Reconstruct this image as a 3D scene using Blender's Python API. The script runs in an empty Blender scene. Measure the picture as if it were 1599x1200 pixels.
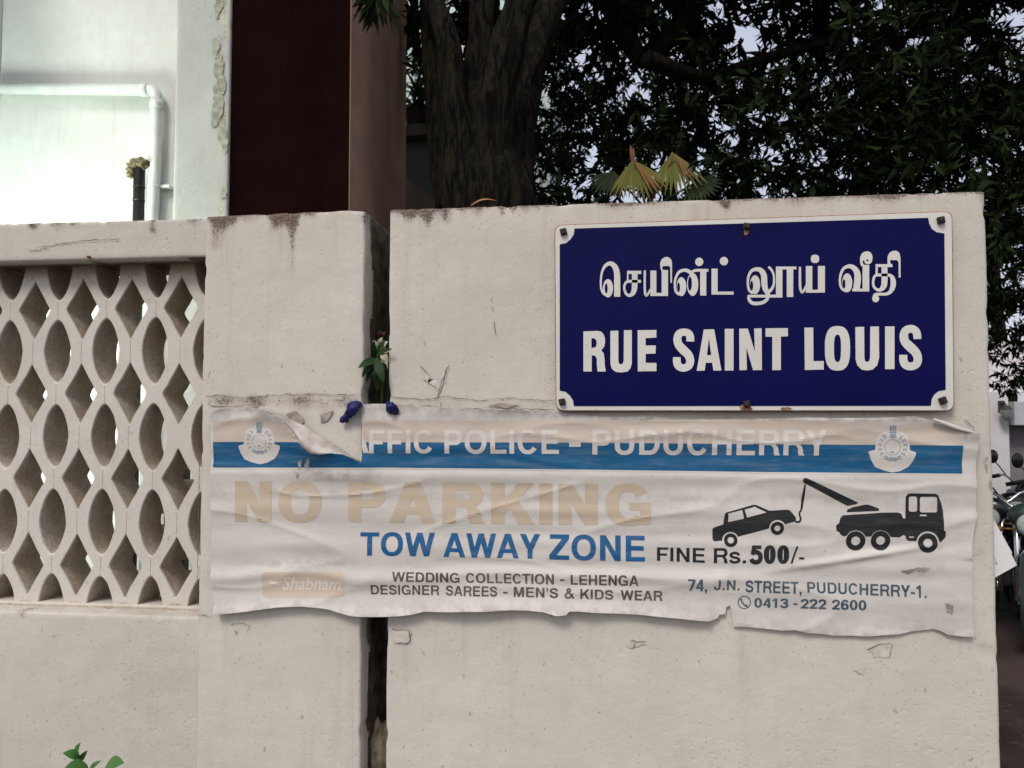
import bpy, bmesh, math, random
import numpy as np
from mathutils import Vector, Matrix, noise
from mathutils.geometry import tessellate_polygon, delaunay_2d_cdt

random.seed(7)
rng = np.random.default_rng(7)
R = math.radians
S = bpy.context.scene
COL = S.collection

# ------------------------------------------------------------------ camera, world, sun, exposure
F = 1200.0                      # focal length in photograph pixels (1599 wide)
D = 1.85                        # distance of the lens from the wall front (the plane y = 0)
EYE = 1.6
YAW, PITCH = R(6.6), R(2.57)
cam_d = bpy.data.cameras.new('camera')
cam_d.sensor_width = 36
cam_d.lens = 36 * F / 1599
cam_d.clip_start = 0.05
cam_d.clip_end = 2000
cam_d.dof.use_dof = True         # phone lens: the garden behind is a touch soft
cam_d.dof.focus_distance = 1.95
cam_d.dof.aperture_fstop = 10
cam = bpy.data.objects.new('camera', cam_d)
cam.location = (0, -D, EYE)
cam.rotation_euler = (R(90) + PITCH, 0, YAW)
COL.objects.link(cam)
S.camera = cam

SUN_EL, SUN_AZ = R(48), R(200)   # azimuth: clockwise from +y
w = bpy.data.worlds.new('World')
S.world = w
w.use_nodes = True
nt = w.node_tree
nt.nodes.clear()
sky = nt.nodes.new('ShaderNodeTexSky')
sky.sky_type = 'NISHITA'
sky.sun_disc = False
sky.sun_elevation = SUN_EL
sky.sun_rotation = SUN_AZ
sky.air_density = 1.0
sky.dust_density = 4.0
sky.ozone_density = 2.0
bg = nt.nodes.new('ShaderNodeBackground')
bg.inputs['Strength'].default_value = 0.105
out = nt.nodes.new('ShaderNodeOutputWorld')
mxs = nt.nodes.new('ShaderNodeMix')            # thin even evening cloud over the clear sky
mxs.data_type = 'RGBA'
mxs.inputs[0].default_value = 0.6
mxs.inputs[7].default_value = (5.3, 5.25, 5.9, 1)
nt.links.new(sky.outputs[0], mxs.inputs[6])
nt.links.new(mxs.outputs[2], bg.inputs[0])
nt.links.new(bg.outputs[0], out.inputs[0])

sun_d = bpy.data.lights.new('sun', 'SUN')
sun_d.energy = 1.15
sun_d.angle = R(16)
sun_d.color = (1.0, 0.95, 0.88)
sun = bpy.data.objects.new('sun', sun_d)
sdir = Vector((math.sin(SUN_AZ) * math.cos(SUN_EL), math.cos(SUN_AZ) * math.cos(SUN_EL), math.sin(SUN_EL)))
sun.rotation_euler = sdir.to_track_quat('Z', 'Y').to_euler()
sun.location = sdir * 20
COL.objects.link(sun)

S.view_settings.view_transform = 'Standard'
S.view_settings.look = 'None'
S.view_settings.exposure = 0.55
S.view_settings.gamma = 1.0
S.view_settings.use_curve_mapping = False
S.render.film_transparent = False

# ------------------------------------------------------------------ geometry helpers
_r = Vector((math.cos(YAW), math.sin(YAW), 0))
_f = Vector((-math.sin(YAW) * math.cos(PITCH), math.cos(YAW) * math.cos(PITCH), math.sin(PITCH)))
_u = Vector((math.sin(YAW) * math.sin(PITCH), -math.cos(YAW) * math.sin(PITCH), math.cos(PITCH)))


def Q(px, py, y=0.0):
    """where the measured photograph point lies on the upright plane at depth y"""
    d = _f + _r * ((px - 799.5) / F) + _u * ((600 - py) / F)
    t = (y + D) / d.y
    return Vector((0, -D, EYE)) + d * t


def proj(p):
    v = Vector(p) - Vector((0, -D, EYE))
    zc = v.dot(_f)
    if zc < 0.05:
        return (-9999, -9999)
    return (799.5 + F * v.dot(_r) / zc, 600 - F * v.dot(_u) / zc)


def thing(name, label, cat, loc=(0, 0, 0), group=None):
    o = bpy.data.objects.new(name, None)
    o.empty_display_size = 0.1
    o.location = loc
    COL.objects.link(o)
    o['label'] = label
    o['category'] = cat
    if group:
        o['group'] = group
    return o


def root_loc(p):
    v = Vector((0, 0, 0))
    while p is not None:
        v += p.location
        p = p.parent
    return v


def obj(name, verts, faces, mat, parent=None, smooth=False, local=False, label=None, cat=None, group=None, kind=None, mats=None, fmat=None):
    me = bpy.data.meshes.new(name)
    if parent is not None and not local:
        o0 = root_loc(parent)
        verts = [(v[0] - o0.x, v[1] - o0.y, v[2] - o0.z) for v in verts]
    me.from_pydata([tuple(v) for v in verts], [], faces)
    for m in (mats or [mat]):
        me.materials.append(m)
    if fmat is not None:
        me.polygons.foreach_set('material_index', fmat)
    if smooth:
        me.polygons.foreach_set('use_smooth', [True] * len(me.polygons))
    me.update()
    o = bpy.data.objects.new(name, me)
    COL.objects.link(o)
    if parent is not None:
        o.parent = parent
    if label: o['label'] = label
    if cat: o['category'] = cat
    if group: o['group'] = group
    if kind: o['kind'] = kind
    return o


class MB:
    """collects faces of one mesh"""
    def __init__(s):
        s.v, s.f, s.m = [], [], []

    def add(s, vs, fs, mi=0):
        n = len(s.v)
        s.v += [tuple(v) for v in vs]
        s.f += [tuple(i + n for i in f) for f in fs]
        s.m += [mi] * len(fs)
        return s

    def bm(s, bm, mi=0):
        bm.verts.index_update()
        s.add([v.co[:] for v in bm.verts], [[v.index for v in f.verts] for f in bm.faces], mi)
        bm.free()
        return s

    def box(s, lo, hi, bev=0.0, seg=2, mi=0, M=None):
        b = bmesh.new()
        bmesh.ops.create_cube(b, size=1)
        for v in b.verts:
            v.co = Vector([lo[i] + (v.co[i] + .5) * (hi[i] - lo[i]) for i in range(3)])
        if bev:
            bmesh.ops.bevel(b, geom=b.edges[:], offset=bev, segments=seg, profile=.6, affect='EDGES')
        if M is not None:
            bmesh.ops.transform(b, matrix=M, verts=b.verts)
        return s.bm(b, mi)

    def tube(s, pts, rad, n=12, cap=True, mi=0, wob=0.0, ridge=0, seed=0.0):
        pts = [Vector(p) for p in pts]
        if not isinstance(rad, (list, tuple)):
            rad = [rad] * len(pts)
        N = len(pts)
        T = [(pts[min(i + 1, N - 1)] - pts[max(i - 1, 0)]).normalized() for i in range(N)]
        ref = Vector((0, 1, 0)) if abs(T[0].y) < .9 else Vector((1, 0, 0))
        a = T[0].cross(ref).normalized()
        vs = []
        for i in range(N):
            a = (a - T[i] * a.dot(T[i])).normalized()
            b = T[i].cross(a)
            for k in range(n):
                th = 2 * math.pi * k / n
                rr = rad[i]
                if wob:
                    q = Vector((math.cos(th) * 1.6, math.sin(th) * 1.6, i * .16 + seed))
                    rr *= 1 + wob * noise.noise(q) + (ridge * 1.5 * abs(noise.noise(Vector((math.cos(th) * 5, math.sin(th) * 5, i * .10 + seed + 9)))) if ridge else 0)
                vs.append(pts[i] + (a * math.cos(th) + b * math.sin(th)) * rr)
        fs = [(i * n + k, i * n + (k + 1) % n, (i + 1) * n + (k + 1) % n, (i + 1) * n + k) for i in range(N - 1) for k in range(n)]
        if cap:
            fs.append(tuple(range(n - 1, -1, -1)))
            fs.append(tuple((N - 1) * n + k for k in range(n)))
        return s.add(vs, fs, mi)

    def ball(s, c, r, sc=(1, 1, 1), seg=14, mi=0, lump=0.0, seed=0):
        b = bmesh.new()
        bmesh.ops.create_uvsphere(b, u_segments=seg, v_segments=max(6, seg * 2 // 3), radius=1)
        for v in b.verts:
            k = 1 + lump * noise.noise(v.co * 2.2 + Vector((seed, seed * .7, 0)))
            v.co = Vector(c) + Vector((v.co.x * sc[0], v.co.y * sc[1], v.co.z * sc[2])) * r * k
        return s.bm(b, mi)

    def lathe(s, prof, M, n=24, mi=0):
        vs = [M @ Vector((r * math.cos(2 * math.pi * k / n), r * math.sin(2 * math.pi * k / n), z)) for (r, z) in prof for k in range(n)]
        fs = [(i * n + k, i * n + (k + 1) % n, (i + 1) * n + (k + 1) % n, (i + 1) * n + k) for i in range(len(prof) - 1) for k in range(n)]
        return s.add(vs, fs, mi)

    def build(s, name, mat, parent=None, **k):
        if isinstance(mat, list):
            return obj(name, s.v, s.f, None, parent, mats=mat, fmat=s.m, **k)
        return obj(name, s.v, s.f, mat, parent, **k)


def smooth_path(pts, per=6, closed=False):
    """Catmull-Rom through tuples of any length"""
    P = [np.array(p, float) for p in pts]
    n = len(P)
    o = []
    rng_ = range(n if closed else n - 1)
    for i in rng_:
        p0 = P[(i - 1) % n] if closed or i > 0 else P[0]
        p1, p2 = P[i], P[(i + 1) % n]
        p3 = P[(i + 2) % n] if closed or i + 2 < n else P[-1]
        for k in range(per):
            t = k / per
            o.append(.5 * ((2 * p1) + (-p0 + p2) * t + (2 * p0 - 5 * p1 + 4 * p2 - p3) * t * t + (-p0 + 3 * p1 - 3 * p2 + p3) * t ** 3))
    if not closed:
        o.append(P[-1])
    return [tuple(q) for q in o]


def fill2(outer, holes=()):
    """triangles of a flat outline with holes; returns (points, faces)"""
    loops = [list(outer)] + [list(h) for h in holes]
    flat = [p for l in loops for p in l]
    tris = tessellate_polygon([[Vector((p[0], p[1], 0)) for p in l] for l in loops])
    return flat, [tuple(t) for t in tris]


def stroke2(pts, per=5):
    """ribbon outline of a centre line given as (x, y, width)"""
    c = smooth_path(pts, per) if len(pts) > 2 else [tuple(map(float, p)) for p in pts]
    L, Rr = [], []
    for i, p in enumerate(c):
        a, b = c[max(i - 1, 0)], c[min(i + 1, len(c) - 1)]
        d = np.array([b[0] - a[0], b[1] - a[1]])
        d = d / (np.linalg.norm(d) + 1e-9)
        nrm = np.array([-d[1], d[0]]) * p[2] / 2
        L.append((p[0] + nrm[0], p[1] + nrm[1]))
        Rr.append((p[0] - nrm[0], p[1] - nrm[1]))
    v = L + Rr
    n = len(L)
    return v, [(i, i + 1, n + i + 1, n + i) for i in range(n - 1)]


def ell(cx, cy, rx, ry, n=28, p=2.0):
    o = []
    for k in range(n):
        t = 2 * math.pi * k / n
        c, s_ = math.cos(t), math.sin(t)
        o.append((cx + rx * math.copysign(abs(c) ** (2 / p), c), cy + ry * math.copysign(abs(s_) ** (2 / p), s_)))
    return o


def rct(x0, y0, x1, y1):
    return [(x0, y0), (x1, y0), (x1, y1), (x0, y1)]


def rrct(x0, y0, x1, y1, r, n=5):
    o = []
    for cx, cy, a in ((x1 - r, y0 + r, -90), (x1 - r, y1 - r, 0), (x0 + r, y1 - r, 90), (x0 + r, y0 + r, 180)):
        for k in range(n + 1):
            t = R(a + 90 * k / n)
            o.append((cx + r * math.cos(t), cy + r * math.sin(t)))
    return o


# ------------------------------------------------------------------ materials
class NG:
    def __init__(s, name, rough=.8, spec=.3):
        s.m = bpy.data.materials.new(name)
        s.m.use_nodes = True
        s.t = s.m.node_tree
        s.b = s.t.nodes['Principled BSDF']
        s.b.inputs['Roughness'].default_value = rough
        s.b.inputs['Specular IOR Level'].default_value = spec
        s.geo = None

    def n(s, typ, **kw):
        nd = s.t.nodes.new(typ)
        for k, v in kw.items():
            setattr(nd, k, v)
        return nd

    def l(s, a, b):
        s.t.links.new(a, b)

    def pos(s, scale=(1, 1, 1), local=False):
        mp = s.n('ShaderNodeMapping')
        mp.inputs['Scale'].default_value = scale
        if local:
            s.l(s.n('ShaderNodeTexCoord').outputs['Object'], mp.inputs[0])
        else:
            if s.geo is None:
                s.geo = s.n('ShaderNodeNewGeometry')
            s.l(s.geo.outputs['Position'], mp.inputs[0])
        return mp.outputs[0]

    def noise(s, scale, detail=4, rough=.55, vec=None, dist=0.0):
        nd = s.n('ShaderNodeTexNoise')
        nd.inputs['Scale'].default_value = scale
        nd.inputs['Detail'].default_value = detail
        nd.inputs['Roughness'].default_value = rough
        nd.inputs['Distortion'].default_value = dist
        s.l(vec if vec is not None else s.pos(), nd.inputs['Vector'])
        return nd.outputs['Fac']

    def rng(s, v, a, b, c=0.0, d=1.0, smooth=True):
        nd = s.n('ShaderNodeMapRange')
        nd.interpolation_type = 'SMOOTHSTEP' if smooth else 'LINEAR'
        for i, x in enumerate((a, b, c, d)):
            nd.inputs[1 + i].default_value = x
        s.l(v, nd.inputs[0])
        return nd.outputs[0]

    def math(s, op, a, b=None):
        nd = s.n('ShaderNodeMath', operation=op)
        for i, x in enumerate((a, b)):
            if x is None: continue
            if isinstance(x, (int, float)):
                nd.inputs[i].default_value = x
            else:
                s.l(x, nd.inputs[i])
        return nd.outputs[0]

    def mix(s, fac, a, b, mode='MIX'):
        nd = s.n('ShaderNodeMix', data_type='RGBA', blend_type=mode)
        for sock, x in ((nd.inputs[0], fac), (nd.inputs[6], a), (nd.inputs[7], b)):
            if isinstance(x, (int, float)):
                sock.default_value = x
            elif isinstance(x, tuple):
                sock.default_value = (*x, 1)
            else:
                s.l(x, sock)
        return nd.outputs[2]

    def attr(s, name):
        nd = s.n('ShaderNodeAttribute')
        nd.attribute_name = name
        return nd.outputs['Fac']

    def bump(s, h, strength=.3, dist=.002):
        nd = s.n('ShaderNodeBump')
        nd.inputs['Strength'].default_value = strength
        nd.inputs['Distance'].default_value = dist
        s.l(h, nd.inputs['Height'])
        if s.b.inputs['Normal'].links:
            s.l(s.b.inputs['Normal'].links[0].from_socket, nd.inputs['Normal'])
        s.l(nd.outputs[0], s.b.inputs['Normal'])

    def col(s, c):
        if isinstance(c, tuple):
            s.b.inputs['Base Color'].default_value = (*c, 1)
        else:
            s.l(c, s.b.inputs['Base Color'])
        return s


def plain(name, c, rough=.7, spec=.3, var=.15, scale=30, bump=0.0, metal=0.0, bscale=None):
    g = NG(name, rough, spec)
    f = g.rng(g.noise(scale, 5), .3, .7, 0, 1)
    dk = tuple(x * (1 - var) for x in c)
    lt = tuple(min(1, x * (1 + var)) for x in c)
    g.col(g.mix(f, dk, lt))
    g.b.inputs['Metallic'].default_value = metal
    if bump:
        g.bump(g.noise(bscale or scale * 3, 5), bump, .003)
    return g.m


def plaster(name, base, dirt=(.066, .044, .034), warm=(.95, .9, .84), use_attr=True, speck=1.0, blot=.8, softk=.75):
    g = NG(name, .92, .15)
    big = g.rng(g.noise(2.2, 5), .3, .7)
    c = g.mix(big, tuple(x * .92 for x in base), tuple(x * 1.05 for x in base))
    med = g.rng(g.noise(14, 6, .65), .35, .68)
    c = g.mix(g.math('MULTIPLY', med, .28), c, tuple(base[i] * warm[i] * .86 for i in range(3)))
    # rain streaks running down the face
    st = g.rng(g.noise(1.0, 5, .6, g.pos((26, 26, 1.6))), .50, .72)
    c = g.mix(g.math('MULTIPLY', g.math('MULTIPLY', st, g.rng(g.noise(1.7, 3), .35, .65)), .5), c, tuple(x * y for x, y in zip(base, (.72, .68, .64))))
    gr = g.rng(g.noise(330, 3, .7), .3, .7)
    c = g.mix(g.math('MULTIPLY', gr, .16), c, tuple(x * .62 for x in base))
    # pocks and specks
    sp = g.rng(g.noise(150, 2, .5), .675, .715)
    c = g.mix(g.math('MULTIPLY', sp, .55 * speck), c, (.17, .14, .12))
    sp2 = g.rng(g.noise(1, 3, .6, g.pos((62, 62, 40))), .675, .70)
    c = g.mix(g.math('MULTIPLY', sp2, .5 * speck), c, (.2, .165, .14))
    sp3 = g.rng(g.noise(24, 6, .75), .66, .72)
    c = g.mix(g.math('MULTIPLY', sp3, .3 * speck), c, (.3, .25, .21))
    if use_attr:
        a = g.attr('stain_shade')  # real dirt, plus painted shade on the beam underside and lattice
        nz = g.noise(125, 6, .8)
        soft = g.rng(g.math('ADD', g.math('MULTIPLY', g.noise(9, 6, .6), .7), g.math('MULTIPLY', a, .62)), .42, .95)
        c = g.mix(g.math('MULTIPLY', soft, softk), c, tuple(d * 2.9 for d in dirt))
        mk = g.rng(g.math('ADD', g.math('ADD', g.math('MULTIPLY', nz, .62), g.math('MULTIPLY', g.noise(26, 4, .6), .22)), g.math('MULTIPLY', a, .30)), .56, .63)
        c = g.mix(g.math('MULTIPLY', g.math('MULTIPLY', mk, g.rng(g.noise(170, 4, .7), .38, .58, .3, 1.0)), blot), c, dirt)
    g.col(c)
    g.bump(g.noise(34, 6, .62), .3, .006)
    dent = g.rng(g.noise(60, 2, .5), .30, .42, 0, 1)
    g.bump(g.math('MULTIPLY', dent, g.rng(g.noise(3.1, 3), .45, .65)), .3, .0025)
    g.bump(g.noise(230, 4, .6), .2, .0015)
    return g.m


def leafm(name, c1, c2, rough=.55, spec=.25, trans=0.0):
    g = NG(name, rough, spec)
    g.pos()
    c = g.mix(g.geo.outputs['Random Per Island'], c1, c2)
    g.col(c)
    if trans:
        tb_ = g.n('ShaderNodeBsdfTranslucent')
        g.l(c, tb_.inputs[0])
        ms = g.n('ShaderNodeMixShader')
        ms.inputs[0].default_value = trans
        g.l(g.b.outputs[0], ms.inputs[1]); g.l(tb_.outputs[0], ms.inputs[2])
        g.l(ms.outputs[0], g.t.nodes['Material Output'].inputs[0])
    return g.m


M_wall = plaster('whitewashed plaster', (.605, .570, .50))
M_wall2 = plaster('whitewashed plaster of the lattice wall', (.575, .543, .478))
M_lattice = plaster('weathered cast concrete', (.61, .575, .51), dirt=(.125, .096, .066), use_attr=True, blot=.42, softk=.85, speck=.7)  # dirt colour here also paints the shade inside the pierced holes
M_porch = plaster('painted porch plaster', (.73, .75, .71), use_attr=False, speck=.35)
M_pier = plaster('pale green plaster with peeling edge', (.50, .525, .48), dirt=(.22, .21, .15))
M_crack_shade = plain('dark crack and shadow line', (.12, .097, .082), .95, .05)
M_render = plain('bare cement render', (.33, .285, .25), .95, .1, .3, 60, .5)
M_chip = plain('raised paint scab', (.545, .505, .44), .9, .15, .12, 50, .4)
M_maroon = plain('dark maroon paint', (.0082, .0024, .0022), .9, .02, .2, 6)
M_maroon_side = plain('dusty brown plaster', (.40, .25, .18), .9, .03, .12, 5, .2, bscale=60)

# ------------------------------------------------------------------ ground
g = NG('dark paving and earth', .9, .15)
c = g.mix(g.rng(g.noise(1.3, 6), .35, .65), (.022, .015, .013), (.06, .042, .035))
g.col(g.mix(g.rng(g.noise(12, 6, .7), .55, .7), c, (.075, .06, .045)))
g.bump(g.noise(22, 6, .65), .6, .02)
M_ground = g.m
obj('ground', [(-300, -300, 0), (300, -300, 0), (300, 300, 0), (-300, 300, 0)], [(0, 1, 2, 3)], M_ground, kind='structure')
g = NG('street asphalt', .9, .2)
g.col(g.mix(g.rng(g.noise(90, 4, .6), .35, .65), (.04, .039, .038), (.075, .072, .07)))
g.bump(g.noise(160, 4), .4, .004)
MB().box((-60, -9, -.05), (60, -.9, .004)).build('road', g.m, kind='structure')
MB().box((-60, -.9, -.05), (60, -.34, .12), .012).build('kerb', plain('worn kerb concrete', (.24, .225, .21), .9, .2, .2, 20, .4), kind='structure')

# ------------------------------------------------------------------ the walls


def cut_grid(b, x_lines, z_lines):
    for x in x_lines:
        bmesh.ops.bisect_plane(b, geom=b.verts[:] + b.edges[:] + b.faces[:], plane_co=(x, 0, 0), plane_no=(1, 0, 0), dist=1e-5)
    for z in z_lines:
        bmesh.ops.bisect_plane(b, geom=b.verts[:] + b.edges[:] + b.faces[:], plane_co=(0, 0, z), plane_no=(0, 0, 1), dist=1e-5)


def frange(a, b, st):
    n = max(1, int((b - a) / st))
    return [a + (b - a) * i / n for i in range(1, n)]


def rough_wall(name, x0, x1, y0, y1, z0, zl, zr, mat, parent, stain_shade, step=.014, bev=.007, chip=.02, extra=None, zfine=.7):
    """block with a worn top edge; stain(x, z, t) gives the dirt and painted shade at a point t below the top"""
    b = bmesh.new()
    bmesh.ops.create_cube(b, size=1)
    for v in b.verts:
        X = x0 if v.co.x < 0 else x1
        v.co = Vector((X, y0 if v.co.y < 0 else y1, z0 if v.co.z < 0 else (zl if X == x0 else zr)))
    bmesh.ops.bevel(b, geom=b.edges[:], offset=bev, segments=2, profile=.6, affect='EDGES')
    for yc in frange(y0, y1, .02 if y1 - y0 > .3 else .06):
        bmesh.ops.bisect_plane(b, geom=b.verts[:] + b.edges[:] + b.faces[:], plane_co=(0, yc, 0), plane_no=(0, 1, 0), dist=1e-5)
    zlo = max(z0, zfine)
    cut_grid(b, frange(x0, x1, step * (1.6 if y1 - y0 > .3 else 1)), ([zlo] if zlo > z0 + .01 else []) + frange(zlo, max(zl, zr), step))
    top = lambda x: zl + (zr - zl) * (x - x0) / (x1 - x0)
    for v in b.verts:
        p = v.co.copy()
        t = top(p.x) - p.z
        n1 = noise.noise(p * 5.5) * .0022 + noise.noise(p * 19) * .0010
        v.co.y += n1 * (1 if p.y < (y0 + y1) / 2 else -1)
        v.co.x += noise.noise(p * 9 + Vector((3, 1, 7))) * .0014
        if t < .02:
            k = max(0, noise.noise(Vector((p.x * 16, 3.1, 0))) - .3) * .7 + max(0, noise.noise(Vector((p.x * 55, 9.1, 0))) - .2) * .5
            v.co.z -= k * chip * (1 - t / .02)
            if p.y < y0 + .02:
                v.co.y += k * chip * .8 * (1 - t / .02)
        e = min(abs(p.x - x0), abs(p.x - x1))
        if e < .012:
            k = max(0, noise.noise(Vector((p.z * 22, 5.1, p.x))) - .2)
            s_ = 1 if abs(p.x - x0) < abs(p.x - x1) else -1
            v.co.x += s_ * k * .012 * (1 - e / .012)
    b.verts.index_update()
    m = MB()
    m.bm(b, 0)
    mats = [mat]
    if extra:
        for (mm, vs, fs) in extra:
            mats.append(mm)
            m.add(vs, fs, len(mats) - 1)
    o = m.build(name, mats, parent)
    me = o.data
    a = me.attributes.new('stain_shade', 'FLOAT', 'POINT')
    off = root_loc(parent) if parent else Vector((0, 0, 0))
    vals = []
    for v in me.vertices:
        p = v.co + off
        s_ = stain_shade(p.x, p.y, p.z, top(p.x) - p.z)
        vals.append(max(0.0, min(1.3, s_)))
    a.data.foreach_set('value', vals)
    me.polygons.foreach_set('use_smooth', [True] * len(me.polygons))
    return o


def stain_maker(spots=(), drips=(), topk=.95, toplen=.011, bands=(), y=0.0):
    sp = [(Q(a, b, y), r / 650, k) for (a, b, r, k) in spots]
    dr = [(Q(a, b0, y), Q(a, b1, y), wd / 650, k) for (a, b0, b1, wd, k) in drips]
    bd = [(Q(xa, ya, y), Q(xb, yb, y), hw / 650, k) for (xa, ya, xb, yb, hw, k) in bands]

    def f(x, yy, z, t):
        s_ = topk * math.exp(-max(t, 0) / toplen) * (.55 + .9 * max(0, noise.noise(Vector((x * 7, 1, 4))) + .35))
        for c, r, k in sp:
            d = math.hypot(x - c.x, z - c.z) / r
            if d < 1.6: s_ += .8 * k * max(0, 1.2 - d)
        for a, b, wd, k in dr:
            if b.z < z < a.z + .01:
                s_ += k * max(0, 1 - abs(x - a.x) / wd) * (z - b.z) / (a.z - b.z + .001)
        for a, b, hw, k in bd:
            if a.x < x < b.x:
                zz = a.z + (b.z - a.z) * (x - a.x) / (b.x - a.x)
                s_ += k * max(0, min(1, 1.6 - abs(z - zz) / hw))
        return s_
    return f


def flat(polys, y, hole=None):
    """flat pieces traced on the wall face, as raised scabs: verts and faces"""
    V, Fc = [], []
    for i, p in enumerate(polys):
        vs, fs = fill2(p)
        n = len(V)
        V += [Q(a, b, 0).to_tuple()[:1] + (y - .00008 * i,) + (Q(a, b, 0).z,) for a, b in vs]
        Fc += [tuple(k + n for k in f) for f in fs]
    return V, Fc


def cracks(lines, y):
    V, Fc = [], []
    for i, ln in enumerate(lines):
        pts = []
        for k in range(len(ln) - 1):
            a, b = ln[k], ln[k + 1]
            m = max(2, int(math.hypot(b[0] - a[0], b[1] - a[1]) / 5))
            for j in range(m):
                t = j / m
                pts.append((a[0] + (b[0] - a[0]) * t + random.uniform(-.8, .8), a[1] + (b[1] - a[1]) * t + random.uniform(-1.1, 1.1), random.uniform(.35, 1.25)))
        pts.append((*ln[-1], .4))
        vs, fs = stroke2(pts, 1)
        n = len(V)
        V += [(Q(a, b, 0).x, y - .0001 * i, Q(a, b, 0).z) for a, b in vs]
        Fc += [tuple(k + n for k in f) for f in fs]
    return V, Fc


def ragged(pts, amp=1.6, per=4):
    o = []
    n = len(pts)
    for i in range(n):
        a, b = pts[i], pts[(i + 1) % n]
        for k in range(per):
            t = k / per
            o.append((a[0] + (b[0] - a[0]) * t + random.uniform(-amp, amp), a[1] + (b[1] - a[1]) * t + random.uniform(-amp, amp)))
    return o


# right garden wall
XL, XR = Q(605.5, 700).x, Q(1549.5, 700).x
WL, WR = Q(610, 327).z, Q(1540, 298).z
gw = thing('garden_wall', 'long whitewashed garden wall that carries the blue street sign', 'wall', ((XL + XR) / 2, .1, 0))
st_r = stain_maker(
    spots=[(670, 338, 26, .5), (640, 333, 18, .5), (700, 345, 14, .4), (1132, 318, 10, .8), (1245, 310, 22, .35), (1290, 306, 22, .4), (1390, 304, 18, .35), (1530, 420, 14, .4),
           (1540, 720, 16, .5), (1545, 760, 14, .5), (1548, 1010, 20, .4), (1530, 1010, 14, .3), (1535, 860, 16, .35), (1510, 870, 26, .4), (690, 590, 14, .25), (1380, 1010, 18, .28),
           (1552, 950, 20, .4), (1550, 900, 16, .4), (990, 1003, 16, .3), (628, 990, 20, .3)],
    drips=[(1132, 303, 345, 8, .9), (1165, 306, 330, 5, .4), (1352, 300, 330, 4, .35), (905, 318, 350, 5, .3), (725, 325, 360, 6, .6), (1535, 300, 520, 14, .25), (640, 328, 372, 10, .4), (668, 328, 380, 12, .6), (696, 326, 366, 12, .6), (745, 322, 352, 8, .6), (782, 322, 380, 7, .5), (800, 320, 352, 6, .5), (822, 320, 360, 8, .5), (840, 318, 350, 6, .5), (860, 318, 346, 6, .4), (960, 316, 336, 7, .4), (1060, 310, 330, 7, .4), (1210, 305, 328, 6, .4), (1440, 300, 322, 8, .4)],
    bands=[(612, 629, 868, 634, 11, .25), (1515, 640, 1550, 1190, 10, .15)])
chips_r = flat([ragged([(660, 592), (672, 587), (668, 600), (690, 585), (697, 570), (692, 598), (684, 622), (682, 606)], .8, 2)], -.0032)
cr_r = cracks([[(612, 620), (660, 624), (700, 620), (745, 626), (800, 622), (866, 627)], [(640, 638), (700, 640), (760, 637), (866, 641)], [(682, 625), (690, 598), (702, 570)], [(655, 571), (664, 580), (672, 588)],
               [(767, 466), (769, 474)], [(769, 480), (771, 488)], [(772, 502), (775, 524)], [(1505, 655), (1520, 668), (1516, 720), (1518, 800), (1513, 862)],  # last stroke here paints the shadow line at the banner's right edge
               [(985, 1000), (1000, 1002), (1010, 1001)], [(988, 1012), (993, 1003)],
               [(612, 982), (640, 984), (642, 1002), (614, 1005)], [(1352, 1014), (1372, 1005), (1392, 1004), (1388, 1026)], [(690, 628), (688, 640)]], -.0036)
rend_r = flat([ragged(p, 1.0, 3) for p in (
    [(640, 631), (652, 635), (670, 633), (690, 637), (672, 641), (648, 639)], [(760, 632), (790, 630), (815, 634), (790, 638)], [(1537, 722), (1543, 730), (1540, 738)], [(1543, 744), (1550, 760), (1546, 766)],
    [(1552, 868), (1556, 880), (1553, 884)])], -.003)
chip_r2 = flat([ragged(p, 1.9, 5) for p in ([(614, 983), (642, 985), (640, 1004), (616, 1003)], [(1354, 1013), (1374, 1004), (1393, 1005), (1389, 1025), (1366, 1026)], [(975, 1003), (1004, 1000), (1010, 1006), (985, 1012)],
    [(1560 - 85, 945), (1490, 940), (1488, 962), (1478, 960)], [(1330, 1046), (1350, 1042), (1346, 1054)])], -.0028)
rough_wall('wall_body', XL, XR, 0, .24, -.1, WL, WR, M_wall, gw, st_r, extra=[(M_chip, *chips_r), (M_crack_shade, *cr_r), (M_render, *rend_r), (M_chip, *chip_r2)])

# gate pillar left of the gap
PXL, PXR = Q(315, 650).x, Q(567, 650).x
PL, PR = Q(322, 338).z, Q(570, 327).z
gp = thing('wall_pillar', 'square whitewashed pillar between the pierced lattice wall and the narrow dark gap', 'pillar', ((PXL + PXR) / 2, .15, 0))
st_p0 = stain_maker(
    spots=[(345, 348, 24, .6), (360, 342, 16, .5), (395, 345, 10, .5), (437, 345, 20, .75), (455, 340, 14, .6), (560, 345, 16, .4), (490, 335, 9, .5), (335, 380, 20, .3), (470, 626, 34, .25), (540, 630, 20, .35), (350, 628, 18, .35),
           (400, 630, 24, .4), (375, 985, 14, .4), (470, 672, 26, .45), (510, 650, 20, .5)],
    drips=[(458, 332, 460, 8, 1.15), (340, 338, 425, 16, .7), (426, 335, 405, 8, .6), (437, 350, 400, 6, .5), (395, 342, 372, 5, .4), (562, 335, 400, 5, .3), (520, 332, 372, 4, .3)],
    bands=[(322, 627, 562, 626, 9, .42)])


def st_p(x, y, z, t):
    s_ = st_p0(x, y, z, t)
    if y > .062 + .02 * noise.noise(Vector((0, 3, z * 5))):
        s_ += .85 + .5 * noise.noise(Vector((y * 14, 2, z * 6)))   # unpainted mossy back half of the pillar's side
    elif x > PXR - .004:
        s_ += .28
    return s_


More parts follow.
